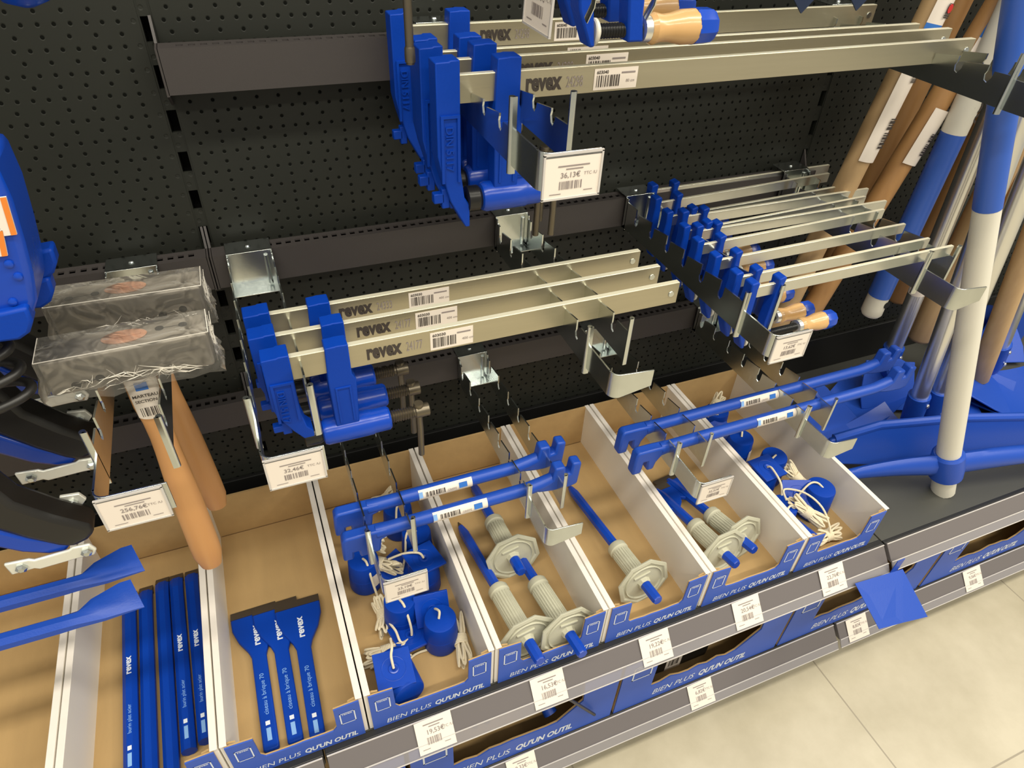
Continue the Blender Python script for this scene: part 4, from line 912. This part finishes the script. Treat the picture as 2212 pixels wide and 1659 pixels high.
# ---------------------------------------------------------------- long tools at the right
def taper(p, q, r0, r1, oval=1., n=8, ends=True):
    p, q = Vector(p), Vector(q); path = []; rs = []
    for i in range(n+1):
        f = i/n; path.append(p.lerp(q, f)); r = r0+(r1-r0)*f; rs.append((r*oval, r))
    if ends:
        d = (q-p).normalized(); path = [p-d*r0*.55, p-d*r0*.35]+path; rs = [(r0*.45*oval, r0*.45), (r0*.8*oval, r0*.8)]+rs
    return MB().tube(path, rs, 20)
def handle_sticker(t, p, q, f0, f1, r, parts, flagblue=False):
    p, q = Vector(p), Vector(q); d = (q-p).normalized()
    side = d.cross(Vector((0, -1, 0))).normalized(); nrm = Vector((.25, -1, 0)).normalized(); nrm = (nrm-d*nrm.dot(d)).normalized(); side = nrm.cross(d).normalized()
    for (a, b, mt) in parts:
        A, B = p.lerp(q, a), p.lerp(q, b); ns = 8; m = MB()
        an = [-1.1+2.2*k/ns for k in range(ns+1)]; rows = [[c+nrm*math.cos(x)*r+side*math.sin(x)*r for x in an] for c in (A, B)]
        m.add(rows[0]+rows[1], [(k, k+1, ns+2+k, ns+1+k) for k in range(ns)], mt)
        so = build('sticker', m, t, mt)
        if mt is PAPER and abs(b-a) > .0:
            k = MB(); o = A.lerp(B, .2)+nrm*(r+.0006)-side*r*.35; k.bars(o, d, side, (B-A).length*.4, r*.7, 12, INKB, 7); build('print', k, so, INKB, smooth=0)
def plain_handle(label, p, q, r, mt, g, oval=1.25, parts=None, dot=None):
    t = thing('long_handled_tool', label, 'tool handle', group=g)
    build('shaft', taper(p, q, r, r*.92, oval), t, mt)
    if parts: handle_sticker(t, p, q, 0, 0, r*oval+.0012 if False else r+.0042, parts)
    if dot:
        pp, qq = Vector(p), Vector(q); c = pp.lerp(qq, dot); d = (qq-pp).normalized(); nrm = Vector((.25, -1, 0)); nrm = (nrm-d*nrm.dot(d)).normalized()
        build('red_dot', MB().lathe([(.006, 0), (.006, .0006)], 18, T=frame(c+nrm*(r+.0050), c+nrm*(r+.01))), t, RED, smooth=0)
    return t
g = 'wooden tool handles hanging at the right'
plain_handle('pale wooden handle leftmost of those behind the clamp tails', (.9580, -.120, .272), (1.0780, -.120, 1.0), .0190, WOODL, g, 1.1, parts=[(.44, .60, PAPER), (.60, .64, PAPER), (.64, .715, CAPB), (.715, .78, PAPER), (.78, .95, CAPB)], dot=.745)
plain_handle('dull brown wooden handle behind, second from the left', (1.0850, -.075, .300), (1.1800, -.075, 1.0), .0190, WOODR, g, 1.1)
plain_handle('warm orange wooden handle with barcode strip, third from the left', (1.0050, -.135, .2680), (1.2080, -.135, .9850), .0185, WOODR, g, 1.1, parts=[(.44, .56, PAPER), (.66, .70, PAPER), (.70, .755, CAPB), (.755, .81, PAPER), (.81, .95, CAPB)], dot=.775)
plain_handle('wooden handle with big rounded lower end near the back panel', (1.4050, -.120, .145), (1.3700, -.120, 1.0), .0260, WOODL, g, 1.1)
plain_handle('reddish wooden handle end just right of the blue and white one', (1.3500, -.065, .2220), (1.3770, -.065, .8900), .0190, WOODR, g)
plain_handle('wooden handle at the right edge beside the square blue shovel', (1.5650, -.2000, .040), (1.4000, -.2000, .60), .0200, WOODL, g, 1.1)
plain_handle('reddish wooden handle crossing behind the tubes at the right edge', (1.5300, -.120, .10), (1.4100, -.110, .80), .0190, WOODR, g)
t = thing('long_handled_tool', 'blue and white fibreglass handle with hanging hole, behind the clamp tails', 'tool handle', group='fibreglass handles at the right')
p, q = Vector((1.1360, -.170, .2960)), Vector((1.1440, -.170, 1.05))
build('white_end', taper(p, p.lerp(q, .055), .0185, .0180, 1.1, 3), t, WFIB)
build('blue_grip', taper(p.lerp(q, .050), p.lerp(q, .46), .0188, .0182, 1.1, 6, False), t, BFIB)
build('white_shaft', taper(p.lerp(q, .455), q, .0183, .0183, 1.1, 6, False), t, WFIB)
m = MB(); m.text('OX', p.lerp(q, .478)+Vector((-.004, -.0192, 0)), -Z, X, .022, INKB, bold=.03, align='r'); build('lettering', m, t, INKB, smooth=0)
build('hanging_hole', MB().lathe([(.007, 0), (.007, .0008)], 16, T=frame(p.lerp(q, .02)+Vector((.006, -.0200, .01)), p.lerp(q, .02)+Vector((.006, -.05, .01)))).box(0, 0, 0, 0, 0, 0), t, DARK, smooth=0)
# pickaxe in front with white/blue handle
t = thing('pickaxe', 'blue pickaxe standing on the shelf with white handle and blue grip', 'pickaxe', group='blue pickaxes on the shelf')
p, q = Vector((1.2310, -.4120, .0020)), Vector((.9850, -.3000, .8060)); d = (q-p).normalized(); q2 = p+d*1.15
build('lower_shaft', taper(p, p.lerp(q2, .545), .0215, .0185, 1.0, 6, False), t, WFIB)
build('blue_grip', taper(p.lerp(q2, .542), q2, .0190, .0185, 1.0, 6, False), t, BFIB)
c = p+d*.075
build('socket', MB().lathe([(.0245, -.030), (.0300, -.026), (.0310, 0), (.0280, .030), (.0245, .034)], 28, T=frame(c, c+d)), t, BLUEP)
def pick_head(c, left, right, w, h, mt=BLUEP, name='head', par=None):
    path = []; rs = []
    n = 24
    for i in range(n+1):
        f = -1+2*i/n; P = c.lerp(left if f < 0 else right, abs(f)); P.z -= .028*f*f
        path.append(P); k = 1-abs(f)**1.4*.55; rs.append((w*(1-abs(f)*.45 if f < 0 else 1+abs(f)*.2), h*k))
    return MB().tube(path, rs, 10, up=(0, 0, 1))
build('head', pick_head(c, Vector((.9850+.03, -.3450, .085)), Vector((1.5600, -.5000+.03, .090)), .016, .026), t, BLUEP, smooth=50)
t = thing('pickaxe', 'second blue pickaxe with a wide blade, lying behind the white handle', 'pickaxe', group='blue pickaxes on the shelf')
P = [(1.020, .030), (1.12, .018), (1.30, .014), (1.50, .020), (1.62, .03), (1.62, .100), (1.50, .114), (1.30, .120), (1.12, .116), (1.020, .090)]
Rt = Matrix.Translation((1.2, -.335, 0)) @ Matrix.Rotation(-.25, 4, 'Z') @ Matrix.Rotation(-.20, 4, 'X') @ Matrix.Translation((-1.2, .0, 0))
build('blade', MB().ext([(a, b*.95) for a, b in P], 'y', -.006, .006, T=Rt), t, BLUEP, bevel=.004)
build('top_rib', MB().tube([Rt @ Vector((1.03, 0, .086)), Rt @ Vector((1.12, 0, .110)), Rt @ Vector((1.3, 0, .114)), Rt @ Vector((1.6, 0, .098))], .009, 10), t, BLUEP)
# shovels: chromed tube, blue socket, blue blade
def shovel(label, foot, top, g, bw=.09, bl=.10, yaw=0., sock=.10, screws=True, blade=True, stick=False):
    t = thing('shovel', label, 'shovel', group=g); foot, top = Vector(foot), Vector(top); d = (top-foot).normalized()
    a = foot+d*sock
    build('tube', MB().tube([a-d*.01, top], .0165, 20), t, CHROME)
    so = build('socket', MB().tube([foot-d*.005, foot+d*.02, a], [(.013, .020), (.0190, .022), (.0215, .0215)], 18), t, BLUEP)
    if screws:
        for k in (.35, .8):
            c = foot+d*sock*k; n = Vector((.3, -1, .2)); n = (n-d*n.dot(d)).normalized()
            build('screw', MB().lathe([(.0050, 0), (.0048, .002), (.002, .0035)], 12, T=frame(c+n*.0205, c+n*.05)), so, CHROME)
    if stick:
        c0, c1 = a.lerp(top, .20), a.lerp(top, .32); m = MB(); m.tube([c0, c1], .0169, 20); s_ = build('sticker', m, t, PAPER)
    if blade:
        m = MB(); nu, nv = 9, 6; vs = []
        Rm = Matrix.Rotation(yaw, 3, 'Z')
        for j in range(nv+1):
            v = j/nv
            for i in range(nu):
                u = -1+2*i/(nu-1); x = u*bw*(1-.12*v); y = -v*bl; z = .018*u*u+.004+.030*(1-v)**2*.6
                vs.append(foot*1.+Rm @ Vector((x, y, z))-Vector((0, 0, foot.z-.002)))
        n = len(vs); vs2 = [v-Vector((0, 0, .0018)) for v in vs]
        fs = [(j*nu+i, j*nu+i+1, j*nu+nu+i+1, j*nu+nu+i) for j in range(nv) for i in range(nu-1)]; fs2 = [tuple(n+k for k in f[::-1]) for f in fs]
        m.add(vs+vs2, fs+fs2); build('blade', m, t, BLUEP, smooth=60)
    return t
g = 'shovels with shiny steel tubes'
shovel('steel tube shovel farthest back, with a barcode sticker on its tube', (1.3300, -.130, .040), (1.2500, -.130, .85), g, yaw=-1.2, bw=.07, bl=.16, stick=True)
shovel('steel tube shovel left of the pair beside the white pick handle', (1.2850, -.262, .022), (1.1100, -.250, .90), g, yaw=-1.5, bw=.07, bl=.14)
shovel('steel tube shovel right of the pair, just behind the white pick handle', (1.3400, -.265, .022), (1.1850, -.250, .90), g, yaw=1.3, bw=.08, bl=.16)
shovel('steel tube shovel at right of the white pick handle, upper part visible', (1.5200, -.160, .030), (1.2400, -.230, .80), g, yaw=.6, bw=.09, bl=.14)
shovel('steel tube shovel nearest the right edge of the photo', (1.6400, -.180, .030), (1.3000, -.240, .80), g, yaw=-.3, bw=.09, bl=.16)
g = 'loose blue blades on the right shelf'
def blade(label, loc, rot, w, l, hole=True):
    t = thing('hoe_head', label, 'blade', loc, rot, group=g)
    build('plate', MB().ext([(-w/2, 0), (w/2, 0), (w*.55, l*.3), (w*.5, l), (-w*.5, l), (-w*.55, l*.3)], 'z', -.002, .002), t, BLUEP, bevel=.0015)
    build('eye_socket', MB().lathe([(.020, 0), (.024, .004), (.024, .03), (.020, .034)], 20, T=Matrix.Translation((0, l*.85, .0))), t, BLUEP)
blade('flat blue hoe blade leaning near the left end of the right shelf', (1.155, -.235, .012), (.45, 0, .5), .13, .13)
blade('blue hoe blade standing between the two steel tube shovels and back panel', (1.300, -.190, .010), (1.0, .0, -.4), .11, .11)
blade('blue blade lying at the right shelf edge, tilted right', (1.600, -.250, .015), (.35, 0, .9), .16, .15)
blade('blue blade behind the wooden handle at the right edge', (1.700, -.150, .012), (.6, 0, -.3), .16, .14)
t = thing('square_shovel', 'square blue shovel blade standing up at the right edge', 'shovel', (1.72, -.10, .004))
build('blade', MB().ext([(-.06, .0), (.14, -.0), (.14, .30), (.02, .30), (-.03, .25)], 'y', -.002, .002).tube([(.04, -.006, .2), (.04, -.006, .30)], .017, 12), t, BLUEP, bevel=.0015)
# dark blades hanging at the top edge
for (x, y, lb) in ((.775, -.150, 'dark blue pointed blade hanging at the top edge, left one'), (.868, -.150, 'dark blue pointed blade hanging at the top edge, right one')):
    t = thing('pointed_trowel', lb, 'blade', (x, y, .818), group='dark pointed blades hanging at the top edge')
    build('blade', MB().ext([(0, 0), (.048, .048), (.048, .12), (-.04, .12), (-.044, .040)], 'y', -.0012, .0012), t, DBLADE, bevel=.0006)
    build('tang', MB().tube([(0, 0, .115), (0, .02, .17), (0, .11, .2215)], .005, 10), t, STEEL)
